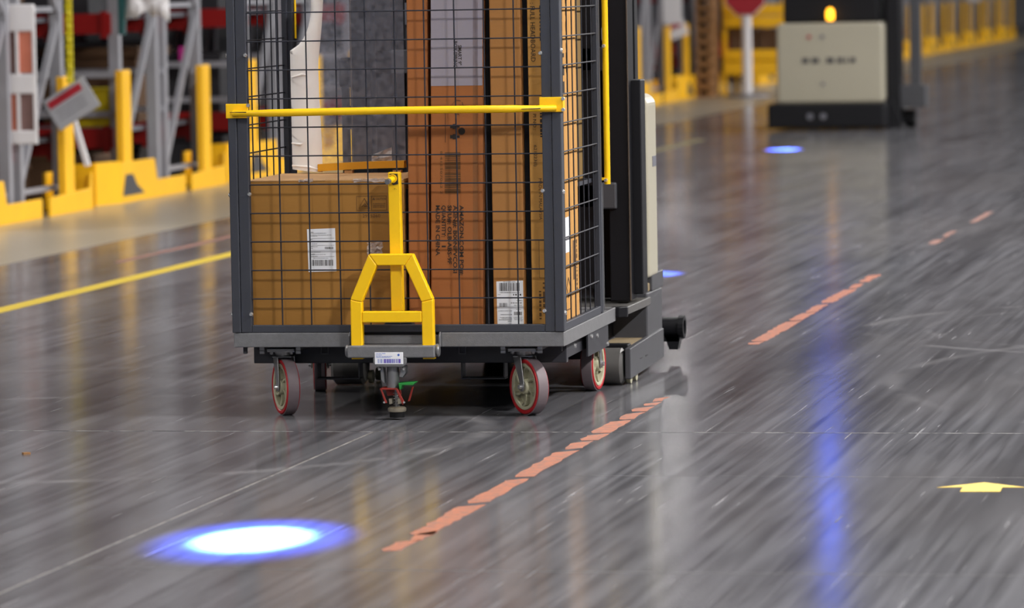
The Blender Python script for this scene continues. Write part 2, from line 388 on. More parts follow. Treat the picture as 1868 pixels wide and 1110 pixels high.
# ------------------------------------------------------------------ cart
TH = .0215; C0 = Vector((-2.972, 15.557, 0)); ROT = Matrix.Rotation(TH, 4, 'Z')
def cw(lx, ly, z=0): return C0+(ROT@Vector((lx, ly, z)))
CX, CY = -.5925, .583
cart = empty('cage_cart', cw(CX, CY, 0), TH, 'dark grey wire cage cart on red-rimmed casters with yellow bars, in the middle', 'cart')
def cb(mb, name, mt, parent=None, bevel=0, smooth=False, loc=None):
    """part given in cart coordinates (origin at the front right corner)"""
    if parent is None or parent is cart: mb.xf(Matrix.Translation((-CX, -CY, 0))); parent = cart
    return mb.build(name, mt, parent, bevel, smooth)
W_ = 1.185; D_ = 1.166; CD = .885; TOPZ = 1.92
# platform: deck plate, front rims, side rims, rear rim
p = MB(); p.box(-W_+.004, -.004, .006, D_-.004, .262, .292)
pl = cb(p, 'platform_deck', M['plat'])
for x0, x1 in ((-W_, -.768), (-.438, 0)):
    cb(MB().box(x0, x1, 0, .03, .25, .301), 'front_rim', M['plat'], bevel=.003)
cb(MB().box(-.006, .0, .03, D_, .25, .301), 'side_rim', M['plat'], bevel=.002)
cb(MB().box(-W_, -W_+.006, .03, D_, .25, .301), 'side_rim', M['plat'], bevel=.002)
cb(MB().box(-W_, 0, D_-.02, D_, .25, .301), 'rear_rim', M['plat'], bevel=.003)
# recessed mounting block behind hitch
p = MB().box(-.70, -.50, .05, .09, .262, .318); p.prism([(-.66, .318), (-.54, .318), (-.555, .335), (-.645, .335)], .05, .09)
cb(p, 'hitch_block', M['under'], bevel=.003)
cb(MB().box(-.77, -.436, .03, .05, .25, .30), 'recess_plate', M['under'])
# underframe
p = MB(); p.box(-1.162, -.026, .20, .235, .176, .25)
cb(p, 'underframe_beam', M['under'], bevel=.003)
cb(MB().box(-1.162, -.026, 1.0, 1.03, .176, .25), 'underframe_beam', M['under'])
for x in (-.05, -1.16): cb(MB().box(x, x+.02, .235, 1.0, .19, .25), 'underframe_rail', M['under'])
for x in (-.90, -.40):
    p = MB(); p.box(x-.014, x+.014, .192, .199, .208, .2115); p.box(x-.014, x+.014, .192, .199, .2365, .24); p.box(x-.014, x-.0105, .192, .199, .2115, .2365); p.box(x+.0105, x+.014, .192, .199, .2115, .2365)
    cb(p, 'square_socket', M['truckdk'])
for x0, x1 in ((-.957, -.797), (-.427, -.267)):
    p = MB(); p.box(x0, x1, .3, .36, .108, .114); p.box(x0, x0+.006, .3, .36, .114, .178); p.box(x1-.006, x1, .3, .36, .114, .178)
    cb(p, 'fork_pocket', M['truckdk'], bevel=.002)
# extra angle plate under right side with rivets
cb(MB().box(-.012, -.006, .55, 1.02, .168, .25), 'side_plate', M['under'])
for y, z in ((.62, .236), (.75, .228), (.99, .178), (.25, .232)):
    cb(MB().lathe([(0, 0), (.006, .003), (.006, .008), (0, .009)], 10, (-.006, y, z)), 'bolt', M['bolt'])
for x, y in ((-1.15, .03), (-.03, .1)): cb(MB().box(x-.009, x+.004, y, y+.012, .225, .25), 'drain_stub', M['under'])
# cage corner posts (angle section with a seam) and panel frames
def post(x0, x1, y0, y1, z0=.302): return cb(MB().box(x0, x1, y0, y1, z0, TOPZ), 'corner_post', M['cage'], bevel=.003)
post(-W_-.004, -1.158, -.004, .045); post(-.031, .002, -.004, .045)
post(-W_-.002, -1.145, CD-.03, CD); post(-.026, .001, CD-.03, CD)
def panel(name, poly_bars, wires, frame_mat=M['cage']):
    p = MB()
    for b in poly_bars: p.box(*b)
    fr = cb(p, name, frame_mat, bevel=.0025)
    q = MB()
    for a, b, r in wires: q.tube([a, b], r, 6, False)
    q.xf(Matrix.Translation((-CX, -CY, 0)))
    wm = q.build('wire_mesh', M['wire'], fr, 0, True); wm['kind'] = 'stuff'; return fr
FZ0, FZ1 = .3015, .328
wr = .0027
rows = [.421+.1009*k for k in range(0, 15)]
cols = [-1.117+.1061*k for k in range(0, 11)]
wires = []
rj = random.Random(3)
for z in rows: wires.append(((-1.13, .012, z), (-.055, .012, z), wr))
for x in cols:
    j = rj.uniform(-.003, .003)
    wires.append(((x+j, .0175, .32), (x-.002, .0175, TOPZ-.03), wr))
panel('front_frame', [(-1.157, -1.119, .0, .03, .302, TOPZ), (-.0665, -.032, .0, .03, .302, TOPZ), (-1.119, -.0665, .002, .028, FZ0, FZ1), (-1.119, -.0665, .002, .028, TOPZ-.03, TOPZ)], wires)
for side in (0, 1):
    x = -.008 if side == 0 else -W_+.008
    xa, xb = (-.022, -.002) if side == 0 else (-W_+.002, -W_+.022)
    wires = []
    for z in rows: wires.append(((x, .05, z+.002), (x, CD-.035, z+.002), wr))
    for k in range(0, 7):
        y = .125+.107*k
        j = rj.uniform(-.004, .004)
        wires.append(((x-.005, y+j, .322), (x-.005, y-j, TOPZ-.03), wr))
    panel('side_frame', [(xa, xb, .047, .062, .306, TOPZ), (xa, xb, CD-.05, CD-.032, .306, TOPZ), (xa, xb, .062, CD-.05, FZ0, .33), (xa, xb, .062, CD-.05, TOPZ-.03, TOPZ)], wires)
cb(MB().box(-W_, 0, CD-.03, CD, TOPZ-.03, TOPZ), 'rear_top_rail', M['cage'], bevel=.003)
# light worn strip at right rear post edge
cb(MB().box(-.004, .0035, CD, CD+.004, .31, .78), 'worn_edge_strip', M['plat'])
# bolts
for x, z in ((-1.122, 1.282), (-1.117, .792), (-1.120, .367), (-.068, 1.275), (-.068, .795), (-.068, .375)):
    p = MB().lathe([(-.007, 0), (-.007, .005), (-.002, .008), (.0, .008)], 10, (x, -.0, z), 'y'); cb(p, 'bolt', M['bolt'], smooth=True)
for z in (1.283, .79, .367):
    for x, s_ in ((.002, 1), (-W_-.004, -1)):
        p = MB().lathe([(0, .009), (s_*.004, .008), (s_*.007, .004), (s_*.0072, 0)], 10, (x, .012, z)); cb(p, 'bolt', M['bolt'], smooth=True)
# yellow push bar with end brackets
p = MB(); n = 24
pts = []
for i in range(n+1):
    t = i/n; x = -1.165+1.15*t
    d = .062*min(1, min(t, 1-t)/.16)**.6
    pts.append((x, -.012-d, 1.078+.006*t+.003*math.sin(t*math.pi)))
rad = [.0135 if .1 < i/n < .9 else .0115 for i in range(n+1)]
p.tube(pts, rad, 14)
pb = cb(p, 'push_bar', M['yellow'], smooth=True)
for x0, x1, z0, z1 in ((-1.195, -1.113, 1.061, 1.112), (-.073, .010, 1.070, 1.122)):
    q = MB().box(x0, x1, -.009, -.004, z0, z1); q.box(x0 if x0 < -1 else x1-.004, x0+.004 if x0 < -1 else x1, -.009, .04, z0, z1)
    q.xf(Matrix.Translation((-CX, -CY, 0))); q.build('bracket', M['yellow'], pb, .002)
    xs = x1 if x0 < -1 else x1+.001
    for z in (z0+.008, z1-.006):
        b = MB().lathe([(-.006, 0), (-.006, .006), (0, .007)], 8, (xs, -.008, z), 'y').xf(Matrix.Translation((-CX, -CY, 0)))
        b.build('bracket_bolt', M['bolt'], pb)
for x0 in (-1.18, -.135):   # scuffed weld / rub mark on the bar's ends
    q = MB().tube([(x0+.01, -.049 if x0 < -1 else -.071, 1.0835), (x0+.075, -.0765 if x0 < -1 else -.06, 1.084)], [.0012, .002], 6)
    q.xf(Matrix.Translation((-CX, -CY, 0))).build('scuff_mark', M['scuff'], pb)
# yellow vertical grab bars on the rear posts
for x, z0 in ((.018, .775), (-W_-.0+.06, 1.328)):
    y = CD+.02 if x > 0 else CD-.01
    if x < 0: x = -1.139
    gb = cb(MB().tube([(x, y, z0), (x, y, TOPZ-.1)], .0115 if x > 0 else .004, 12), 'grab_bar', M['yellow'], smooth=True)
    if x > 0:
        for z in (1.283, .79):
            MB().lathe([(-.01, .0), (-.01, .006), (0, .008)], 8, (x-.004-CX, y-.012-CY, z), 'y').build('grab_bar_bolt', M['bolt'], gb)
        MB().box(-.004-CX, .012-CX, CD-CY, CD+.012-CY, .79, .80).build('clip', M['yellow'], gb)
# tow hitch
ht = MB(); y0, y1 = -.085, -.050; wd = .0415
outer = [(-.743, .255), (-.743, .424), (-.674, .583), (-.517, .583), (-.448, .424), (-.448, .255)]
inner = [(-.702, .255), (-.702, .415), (-.645, .543), (-.546, .543), (-.489, .415), (-.489, .255)]
for i in range(5):
    a, b, c, d = outer[i], outer[i+1], inner[i+1], inner[i]
    ht.prism([a, b, c, d], y0, y1)
ht.prism([(-.702, .343), (-.489, .343), (-.489, .382), (-.702, .382)], y0, y1)
hitch = cb(ht, 'tow_frame', M['yellow'], bevel=.0035)
cb(MB().prism([(-.609, .867), (-.567, .867), (-.564, .36), (-.606, .36)], -.042, -.008), 'latch_post', M['yellow'], bevel=.003)
lp = cart.children[-1]
def sub(mb, name, mt, parent, bevel=0, smooth=False):
    mb.xf(Matrix.Translation((-CX, -CY, 0))); return mb.build(name, mt, parent, bevel, smooth)
sub(MB().prism([(-.602, .862), (-.574, .862), (-.572, .826), (-.590, .822), (-.600, .834)], -.0445, -.042), 'oily_plate', M['scuff'], lp)
sub(MB().tube([(-.588, -.042, .846), (-.597, -.085, .838)], .0115, 16), 'latch_pin', M['yellow'], lp, 0, True)
sub(MB().tube([(-.597, -.085, .838), (-.600, -.098, .836)], .0098, 16), 'pin_tip', M['zinc'], lp, 0, True)
sub(MB().lathe([(-.058, .0125), (-.058, .0155), (-.05, .0155), (-.05, .0125)], 16, (-.590, 0, .845), 'y', True), 'pin_collar', M['yellow'], lp)
text_m = MB(); text_to(text_m, '-T-', .014, .006, (-.592, -.0425, .805), (1, 0, 0), (0, 0, 1)); sub(text_m, 'stamp', M['ink'], lp)
# hinge channel that carries the frame, with pivot bolts
cb(MB().box(-.752, -.441, -.11, -.02, .221, .263), 'hinge_channel', M['plat'], bevel=.004)
for x, s_ in ((-.754, -1), (-.439, 1)):
    p = MB().lathe([(0, .0), (0, .020), (s_*.006, .022), (s_*.010, .018), (s_*.010, .0)], 18, (x, -.075, .243)); cb(p, 'pivot_washer', M['zinc'], smooth=True)
for x in (-.768, -.438):
    s_ = 1 if x < -.6 else -1
    cb(MB().prism([(-.02, .25), (.02, .25), (.02, .29), (.0, .304), (-.02, .29)], x, x+.006*s_, 'x'), 'hinge_ear', M['plat'], bevel=.002)
for x in (-.723, -.468): cb(MB().box(x-.02, x+.02, -.08, -.05, .214, .221), 'frame_foot', M['yellow'])
cb(MB().prism([(-.660, .222), (-.541, .222), (-.541, .203), (-.553, .189), (-.648, .189), (-.660, .203)], -.112, -.10), 'tag_plate', M['plat'], bevel=.003)
tp = cart.children[-1]
sub(MB().box(-.653, -.552, -.1135, -.112, .199, .241), 'asset_label', M['paper'], tp, .002)
q = MB(); bars(q, (-.642, -.1138, .203), (1, 0, 0), (0, 0, 1), .082, .0145, 5, 26); sub(q, 'barcode', M['blueink'], tp)
q = MB(); bars(q, (-.62, -.1139, .203), (1, 0, 0), (0, 0, 1), .06, .0145, 9, 8); sub(q, 'barcode', M['violink'], tp)
q = MB()
for k, (l, z) in enumerate(((.035, .2355), (.022, .2305), (.06, .2255), (.052, .2215))): scribble(q, (-.649, -.1138, z), (1, 0, 0), (0, 0, 1), l, .0022, 40+k)
q.lathe([(0, .004), (-.0001, .002)], 12, (-.568, -.1138, .2315), 'y'); q.box(-.572, -.565, -.1139, -.1137, .229, .234)
sub(q, 'label_print', M['blueink'], tp)
# floor lock
fk = cb(MB().lathe([(.112, 0), (.112, .0215), (.186, .0215), (.186, 0)], 24, (-.6, -.06, 0), 'z'), 'lock_cylinder', M['zinc'], smooth=True)
cb(MB().prism([(-.642, .188), (-.632, .188), (-.628, .128), (-.640, .142)], -.075, -.035), 'lock_bracket', M['zinc'])
cb(MB().prism([(-.566, .188), (-.552, .188), (-.552, .165), (-.563, .150), (-.574, .152)], -.075, -.035), 'lock_bracket', M['zinc'])
for x in (-.642, -.556): cb(MB().lathe([(.176, 0), (.176, .005), (.184, .006), (.188, .004)], 8, (x, -.09, 0), 'z'), 'bolt', M['bolt'])
p = MB(); p.box(-.640, -.578, -.10, -.02, .108, .113); p.prism([(-.640, .113), (-.634, .113), (-.615, .062), (-.622, .060)], -.10, -.095)
p.prism([(-.585, .113), (-.578, .113), (-.553, .062), (-.560, .054)], -.10, -.092); p.prism([(-.540, .112), (-.534, .112), (-.548, .062), (-.556, .060)], -.03, -.025)
p.prism([(-.636, .108), (-.582, .108), (-.578, .085), (-.628, .080)], -.03, -.025)
cb(p, 'lock_yoke', M['redbr'], bevel=.001)
cb(MB().prism([(-.574, .132), (-.512, .134), (-.522, .124), (-.560, .124), (-.566, .108), (-.570, .108)], -.10, -.05), 'lock_pedal', M['green'], bevel=.0015)
p = MB()
sp_pts = [(-.590+.010*math.cos(t*.7), -.06+.010*math.sin(t*.7), .048+.0011*t) for t in range(0, 46)]
p.tube(sp_pts, .0017, 6); cb(p, 'lock_spring', M['zinc'], smooth=True)
cb(MB().tube([(-.59, -.06, .04), (-.59, -.06, .112)], .0055, 10), 'lock_stem', M['zinc'], smooth=True)
for x in (-.606, -.575): cb(MB().prism([(x-.006, .075), (x+.005, .075), (x+.006, .058), (x-.004, .056)], -.085, -.06), 'lock_spring_seat', M['steelfoot'])
cb(MB().lathe([(.028, 0), (.028, .030), (.032, .0325), (.040, .0325), (.044, .028), (.046, .012), (.046, 0)], 28, (-.588, -.06, 0), 'z'), 'lock_foot', M['steelfoot'], smooth=True)
cb(MB().lathe([(.008, 0), (.008, .026), (.028, .027), (.028, 0)], 24, (-.588, -.06, 0), 'z'), 'lock_foot_pad', M['rubber'], smooth=True)
for x in (-.625, -.554): cb(MB().lathe([(-.104, 0), (-.104, .0035), (-.100, .004)], 8, (x, 0, .064), 'y'), 'bolt', M['bolt'])
# casters
def caster(lx, ly, ang, dx, dy, plate=True):
    """fork mesh with tyre, tread, hub and axle under it; local x = wheel axis toward the visible face"""
    R = .1005; zc = R
    fk = MB()
    fk.box(-.05, .05, -.045, .045, .226, .231); fk.lathe([(.206, 0), (.206, .026), (.226, .032), (.226, 0)], 20, (0, 0, 0), 'z')
    fk.box(-.035, .035, -.03, .03, .205, .209)
    ro = Matrix.Rotation(ang, 4, 'Z')
    g = MB()
    for s_ in (-1, 1):
        x = s_*.031
        g.prism([(-.028, .208), (.026, .208), (.010+dy, zc+.012), (.002+dy, zc-.017), (-.012+dy, zc-.014), (-.018+dy, zc+.01)], x-.002, x+.002, 'x')
        g.lathe([(x-.003, 0), (x-.003, .016), (x+.003, .016), (x+.003, 0)], 18, (0, dy, zc))
    g.xf(ro); fk.v_off = 0
    k = len(fk.v); fk.v += g.v; fk.f += [tuple(i+k for i in f) for f in g.f]
    base = fk.build('caster', M['zinc'], cart, .0012); base.location = (lx-CX, ly-CY, 0)
    def s(mb, name, mt, sm=True, bev=0): return mb.xf(ro).build(name, mt, base, bev, sm)
    c = (0, dy, zc)
    s(MB().lathe([(-.020, .083), (-.0235, .086), (-.024, .0945), (-.019, .0985), (.019, .0985), (.024, .0945), (.0235, .086), (.020, .083)], 48, c, 'x', True), 'tyre', M['tyre'])
    s(MB().lathe([(-.0205, .0978), (-.019, .1005), (.019, .1005), (.0205, .0978)], 48, c, 'x'), 'tread', M['tread'])
    h = MB(); h.lathe([(-.021, .070), (-.023, .074), (-.023, .081), (-.019, .084), (.019, .084), (.023, .081), (.023, .074), (.021, .070)], 40, c, 'x', True)
    h.lathe([(-.002, .02), (-.002, .074), (.002, .074), (.002, .02)], 40, c, 'x', True)
    h.lathe([(-.026, .012), (-.026, .024), (-.02, .028), (.02, .028), (.026, .024), (.026, .012)], 24, c, 'x', True)
    for k in range(6):
        a0 = k*math.pi/3+.3; pr = []
        for j in range(5):
            t = j/4; r = .024+.049*t; a = a0+.42*t*t
            pr.append((r, a))
        for j in range(4):
            (r0, a), (r1, b) = pr[j], pr[j+1]
            h.bar((-0.0, dy+r0*math.cos(a), zc+r0*math.sin(a)), (0, dy+r1*math.cos(b), zc+r1*math.sin(b)), .040, .008, (1, 0, 0)) if False else h.bar((0, dy+r0*math.cos(a), zc+r0*math.sin(a)), (0, dy+r1*math.cos(b), zc+r1*math.sin(b)), .007, .038, (1, 0, 0))
    s(h, 'wheel_hub', M['hub'])
    s(MB().lathe([(-.043, 0), (-.043, .008), (-.034, .0095), (.034, .0095), (.043, .008), (.043, 0)], 12, c, 'x'), 'axle_bolt', M['bolt'])
    for x, y in ((-.035, -.035), (.037, -.035), (-.035, .035), (.037, .035)):
        MB().lathe([(.216, .004), (.216, 0), (.216, .004), (.220, .0075), (.226, .0075)], 8, (x, y, 0), 'z').build('plate_bolt', M['zinc'], base)
    return base
def crot(ly): return None
caster(-1.036, .13, math.radians(21+9), 0, -.02)
caster(-.166, .13, math.radians(32+9), 0, -.03)
caster(-.070, 1.02, math.radians(-6), 0, .02)
caster(-1.105, 1.02, math.radians(12), 0, .02)
for x in (-1.036, -.166):   # mounting rails above front casters
    p = MB()
    for s_ in (-1, 1): p.box(x+s_*.066-.009, x+s_*.066+.009, .075, .33, .232, .250); p.box(x+s_*.066-.009, x+s_*.066+.009, .075, .08, .220, .232)
    p.box(x-.05, x+.05, .08, .18, .231, .238); cb(p, 'caster_mount', M['zinc'], bevel=.002)

# ------------------------------------------------------------------ load in the cart
def carton(name, lx0, lx1, ly0, ly1, z0, z1, mt, label, lean=(0, 0), flap=None, bev=.004):
    cx, cy = (lx0+lx1)/2, (ly0+ly1)/2
    e = empty(name, cw(cx, cy, z0), TH, label, 'box')
    mb = MB().box(lx0-cx, lx1-cx, ly0-cy, ly1-cy, 0, z1-z0)
    mb.v = [(x+lean[0]*z, y+lean[1]*z, z) for x, y, z in mb.v]
    mb.build('carton_body', mt, e, bev)
    def put(m, nm, mm, **k):
        m.v = [(x-cx+lean[0]*(z-z0), y-cy+lean[1]*(z-z0), z-z0) for x, y, z in m.v]
        return m.build(nm, mm, e, **k)
    e['_'] = 0; del e['_']
    return e, put
DZ = .293
# box 0: wide low carton
b0, put0 = carton('cardboard_carton', -1.140, -.578, .08, .62, DZ, .834, M['card'], 'wide low brown carton with a white shipping label, at lower left in the cage')
put0(MB().box(-1.139, -.86, .079, .619, .834, .838), 'top_flap', M['cardtop'])
put0(MB().box(-.858, -.579, .081, .62, .834, .838), 'top_flap', M['cardtop'])
Y0 = .0792
put0(MB().prism([(-.930, .663), (-.828, .666), (-.826, .514), (-.927, .511)], Y0-.001, Y0), 'shipping_label', M['paper'])
q = MB(); X0 = -.922
for k, (z, l, h) in enumerate(((.651, .016, .002), (.6475, .062, .002), (.641, .08, .0016), (.6375, .03, .0016), (.625, .012, .002), (.610, .028, .0018), (.600, .012, .002), (.6, .03, .0015), (.594, .012, .002), (.581, .04, .0015), (.5735, .02, .0015), (.572, .06, .0015), (.566, .03, .0015), (.559, .055, .0015))):
    scribble(q, (X0+(.012 if k in (13,) else 0), Y0-.0016, z), (1, 0, 0), (0, 0, 1), l, h, 100+k)
for z in (.629, .604, .564): q.add([(X0, Y0-.0015, z), (X0+.09, Y0-.0015, z+.001), (X0+.09, Y0-.0015, z+.0018), (X0, Y0-.0015, z+.0008)], [(0, 1, 2, 3)])
bars(q, (-.866, Y0-.0016, .592), (1, 0, 0), (0, 0, 1), .032, .008, 3, 14)
bars(q, (-.918, Y0-.0016, .533), (1, 0, 0), (0, 0, 1), .082, .021, 4, 26)
put0(q, 'label_print', M['ink'])
q = MB()
def rect(q, x0, x1, z0, z1, t, y):
    q.box(x0, x1, y-.0004, y, z0, z0+t); q.box(x0, x1, y-.0004, y, z1-t, z1); q.box(x0, x0+t, y-.0004, y, z0, z1); q.box(x1-t, x1, y-.0004, y, z0, z1)
rect(q, -.749, -.640, .727, .779, .0014, Y0); rect(q, -.6955, -.640, .727, .779, .0014, Y0)
for a, b in (((-.741, .734), (-.7205, .771)), ((-.7205, .771), (-.701, .734)), ((-.741, .734), (-.701, .734))): q.bar((a[0], Y0-.0003, a[1]), (b[0], Y0-.0003, b[1]), .0004, .003, (1, 0, 1))
for a, b in (((-.732, .739), (-.724, .748)), ((-.724, .748), (-.716, .741)), ((-.720, .752), (-.712, .742)), ((-.728, .741), (-.712, .741))): q.bar((a[0], Y0-.0003, a[1]), (b[0], Y0-.0003, b[1]), .0004, .0026, (1, 0, 1))
q.add([(-.692, Y0-.0004, .7645), (-.6865, Y0-.0004, .774), (-.681, Y0-.0004, .7645)], [(0, 1, 2)])
text_to(q, 'CAUTION', .036, .007, (-.679, Y0-.0004, .765), (1, 0, 0), (0, 0, 1), .02)
for k, z in enumerate((.750, .744, .738)): scribble(q, (-.690, Y0-.0004, z), (1, 0, 0), (0, 0, 1), .044, .003, 60+k)
text_to(q, '2915260', .064, .0115, (-.728, Y0-.0004, .703), (1, 0, 0), (0, 0, 1), .0)
put0(q, 'caution_print', M['inkf'])
def crumple(cx, cz, w, h, seed, y, put):
    r = random.Random(seed); q = MB(); n = 7; vs = []
    for i in range(n):
        for j in range(n):
            vs.append((cx+w*(j/(n-1)-.5)*(1+r.uniform(-.12, .12)), y-r.uniform(.0, .009), cz+h*(i/(n-1)-.5)+r.uniform(-.003, .003)))
    q.add(vs, [(i*n+j, i*n+j+1, (i+1)*n+j+1, (i+1)*n+j) for i in range(n-1) for j in range(n-1)])
    put(q, 'crumpled_tape', M['tapeclear'])
crumple(-.685, .592, .055, .05, 4, .079, put0)
crumple(-.70, .835, .12, .012, 8, .079, put0); crumple(-.93, .836, .05, .010, 9, .079, put0)
# box 1: narrow orange
b1, put1 = carton('cardboard_carton', -.568, -.494, .082, .78, DZ, 1.82, M['cardo'], 'narrow orange-brown carton standing right of the wide low one', (.010, 0))
# box 2: printed box spring carton
b2, put2 = carton('cardboard_carton', -.489, -.302, .075, .80, DZ, 1.84, M['cardo'], 'tall brown carton with black print lines and a barcode, just right of the yellow hitch', (.018, 0))
yb = .0743
put2(MB().box(-.488, -.304, yb-.0006, yb, 1.164, 1.83), 'grey_label', M['greylab'])
put2(MB().box(-.338, -.320, yb-.0009, yb-.0006, .32, 1.80), 'clear_tape_strip', film_mat('carton_tape', .10, rgb(190, 140, 90)))
q = MB(); T = yb-.0012; dn = (0, 0, -1); rt = (1, 0, 0)
def vt(put, s_, x, z0, z1, h, y=T, bold=.02, dx=0, nm='printed_line', mm='ink'):
    m_ = MB(); text_to(m_, s_, z0-z1, h, (x-h/2+dx, y, z0), dn, rt, bold); put(m_, nm, M[mm])
vt(put2, 'AMAZON.COM PO#:', -.374, .744, .497, .0145, dx=-.004)
vt(put2, 'ASIN#: B00NPVCOSI', -.397, .744, .505, .0145, dx=-.004)
vt(put2, 'SKU#: OLB-ABS-9F', -.417, .744, .536, .0145, dx=-.004)
vt(put2, 'QUANTITY:', -.438, .744, .632, .0145, dx=-.004); vt(put2, '1', -.438, .602, .596, .0145, dx=-.004)
vt(put2, 'MADE IN CHINA', -.459, .744, .567, .0145, dx=-.004)
vt(put2, 'SMART 9"', -.384, 1.306, 1.236, .013, dx=0)
vt(put2, 'BOX SPRING', -.400, 1.320, 1.228, .013, dx=0)
q = MB(); bars(q, (-.438, T, .930), dn, rt, .145, .056, 12, 34)
text_to(q, '8 415507062 2', .150, .008, (-.4545, T, .935), dn, rt, .0)
put2(q, 'barcode', M['inkf'])
q = MB()
q.lathe([(0, .0001), (.0001, .0125)], 20, (-.378, T, 1.004), 'y')
for z in (1.021, .985): q.box(-.419, -.408, T-.0002, T, z-.006, z+.006); q.box(-.410, -.396, T-.0002, T, z-.009, z+.009); q.box(-.397, -.385, T-.0002, T, z-.004, z+.004)
q.box(-.437, -.4355, T-.0002, T, .965, 1.075); 
for k in range(6):
    a = k*math.pi/3; q.bar((-.392+.022*math.cos(a), T, 1.088+.026*math.sin(a)), (-.392+.022*math.cos(a+.8), T, 1.088+.026*math.sin(a+.8)), .0004, .0018, (1, 0, 1))
q.bar((-.41, T, 1.093), (-.376, T, 1.085), .0004, .002, (1, 0, 1)); q.bar((-.40, T, 1.078), (-.382, T, 1.099), .0004, .002, (1, 0, 1))
put2(q, 'pictogram_print', M['ink'])
# thin black boards added as stand-ins for the shade in the gaps between cartons
for x0, x1, lb in ((-.2975, -.266, 'thin black board added to darken the gap right of the printed box carton'), (-.1475, -.130, 'thinnest black board, added to darken the gap beside the right corner carton'), (-.5765, -.5705, 'black board edge added to darken the gap right of the low wide carton')):
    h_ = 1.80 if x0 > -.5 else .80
    e = empty('gap_shade_board', cw((x0+x1)/2, .45, DZ), TH, lb, 'board')
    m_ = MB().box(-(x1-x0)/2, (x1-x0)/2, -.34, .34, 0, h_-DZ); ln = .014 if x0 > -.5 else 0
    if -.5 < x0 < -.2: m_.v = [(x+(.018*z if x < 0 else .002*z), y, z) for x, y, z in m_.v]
    m_.build('shade_board_body', M['rubber'], e)
# box 3
b3, put3 = carton('cardboard_carton', -.263, -.152, .078, .80, DZ, 1.80, M['cardl'], 'tall narrow carton with a white barcode label at its foot, near the right post', (.002, 0))
yb3 = .0778
put3(MB().prism([(-.252, .474), (-.157, .477), (-.156, .318), (-.250, .318)], yb3-.001, yb3), 'shipping_label', M['paper'])
q = MB(); T3 = yb3-.0016
bars(q, (-.242, T3, .440), rt, (0, 0, 1), .074, .029, 21, 30)
bars(q, (-.243, T3, .384), rt, (0, 0, 1), .029, .014, 22, 15)
bars(q, (-.190, T3, .355), rt, (0, 0, 1), .029, .012, 23, 15)
for k, (x, z, l, h) in enumerate(((-.228, .4715, .045, .002), (-.240, .4335, .072, .0022), (-.247, .427, .01, .0015), (-.192, .424, .012, .006), (-.177, .424, .013, .006), (-.18, .405, .02, .0022), (-.202, .3965, .04, .003), (-.19, .389, .028, .002), (-.247, .369, .05, .002), (-.183, .3745, .018, .0015), (-.238, .356, .04, .0022), (-.24, .346, .042, .0018), (-.235, .342, .037, .0018), (-.245, .3375, .046, .0022), (-.212, .333, .013, .0018), (-.193, .347, .033, .0016), (-.191, .3425, .03, .0016), (-.189, .3385, .03, .0016), (-.176, .334, .016, .0016))):
    scribble(q, (x, T3, z), rt, (0, 0, 1), l, h, 200+k)
put3(q, 'label_print', M['ink'])
# box 4: headboard carton along the right side
b4, put4 = carton('cardboard_carton', -.126, -.024, .078, .487, DZ, 1.86, M['cardy'], 'yellowish printed carton in the right corner of the cage behind the post')
yb4 = .0775; q = MB()
vt(put4, ': FULL HEADBOARD', -.1065, 1.450, 1.244, .0165, yb4, .0)
vt(put4, 'PI NO :', -.105, 1.062, 1.005, .0115, yb4, .0)
vt(put4, '621223(I)', -.104, .952, .878, .0105, yb4, .0)
vt(put4, 'MADE IN MALAYSIA', -.089, .835, .690, .011, yb4, .0)
scribble(q, (-.082, yb4, 1.44), dn, rt, .13, .009, 301); scribble(q, (-.086, yb4, 1.10), dn, rt, .12, .009, 302)
put4(q, 'small_print', M['ink'])
q = MB(); rect(q, -.098, -.074, .485, .62, .0014, yb4); scribble(q, (-.086, yb4, .47), dn, rt, .11, .012, 303); scribble(q, (-.1, yb4, .44), dn, rt, .1, .008, 305)
put4(q, 'faint_print', M['inkf'])
xs = -.0236; bk = (0, 1, 0)
put4(MB().box(xs, xs+.0008, .125, .287, .565, .69), 'address_label', M['paper'])
q = MB()
for k, (y, z0, z1, h) in enumerate(((.10, 1.80, 1.34, .018), (.175, 1.80, 1.30, .026), (.275, 1.80, 1.2, .026), (.395, 1.80, .98, .014), (.13, 1.29, 1.12, .03), (.20, 1.27, 1.1, .03), (.115, 1.08, .90, .03), (.39, .92, .72, .018), (.17, .678, .585, .018), (.43, .60, .42, .01))):
    scribble(q, (xs+.001, y, z0), dn, bk, z0-z1, h, 400+k)
bars(q, (xs+.001, .105, .51), dn, bk, .17, .045, 77, 28)
put4(q, 'side_print', M['ink'])
q = MB()
for a, b in (((.21, .44), (.25, .475)), ((.25, .475), (.29, .44)), ((.29, .44), (.25, .405)), ((.25, .405), (.21, .44))): q.bar((xs+.0005, a[0], a[1]), (xs+.0005, b[0], b[1]), .006, .0006, (1, 0, 0))
q.box(xs, xs+.0006, .20, .30, .36, .364); q.box(xs, xs+.0006, .20, .204, .335, .39); q.box(xs, xs+.0006, .36, .40, .46, .60)
put4(q, 'faint_side_print', M['inkf'])
# yellowish carton at the rear right of the cage
b5, put5 = carton('cardboard_carton', -.078, -.034, .53, .70, .80, 1.84, mat('carton_olive', rgb(112, 82, 12), .7), 'slim olive-yellow carton end seen through the right mesh behind the printed carton')
b5.location.z = .80
sp5 = cb(MB().box(-.09, -.03, .52, .86, .785, .80), 'inner_shelf', M['cage'])
orp = MB().box(-.11, -.05, .7, .71, .80-.055, .80-.045)
cb(MB().box(-.13, -.055, .66, .675, .70, .712), 'orange_strap', M['orange'])
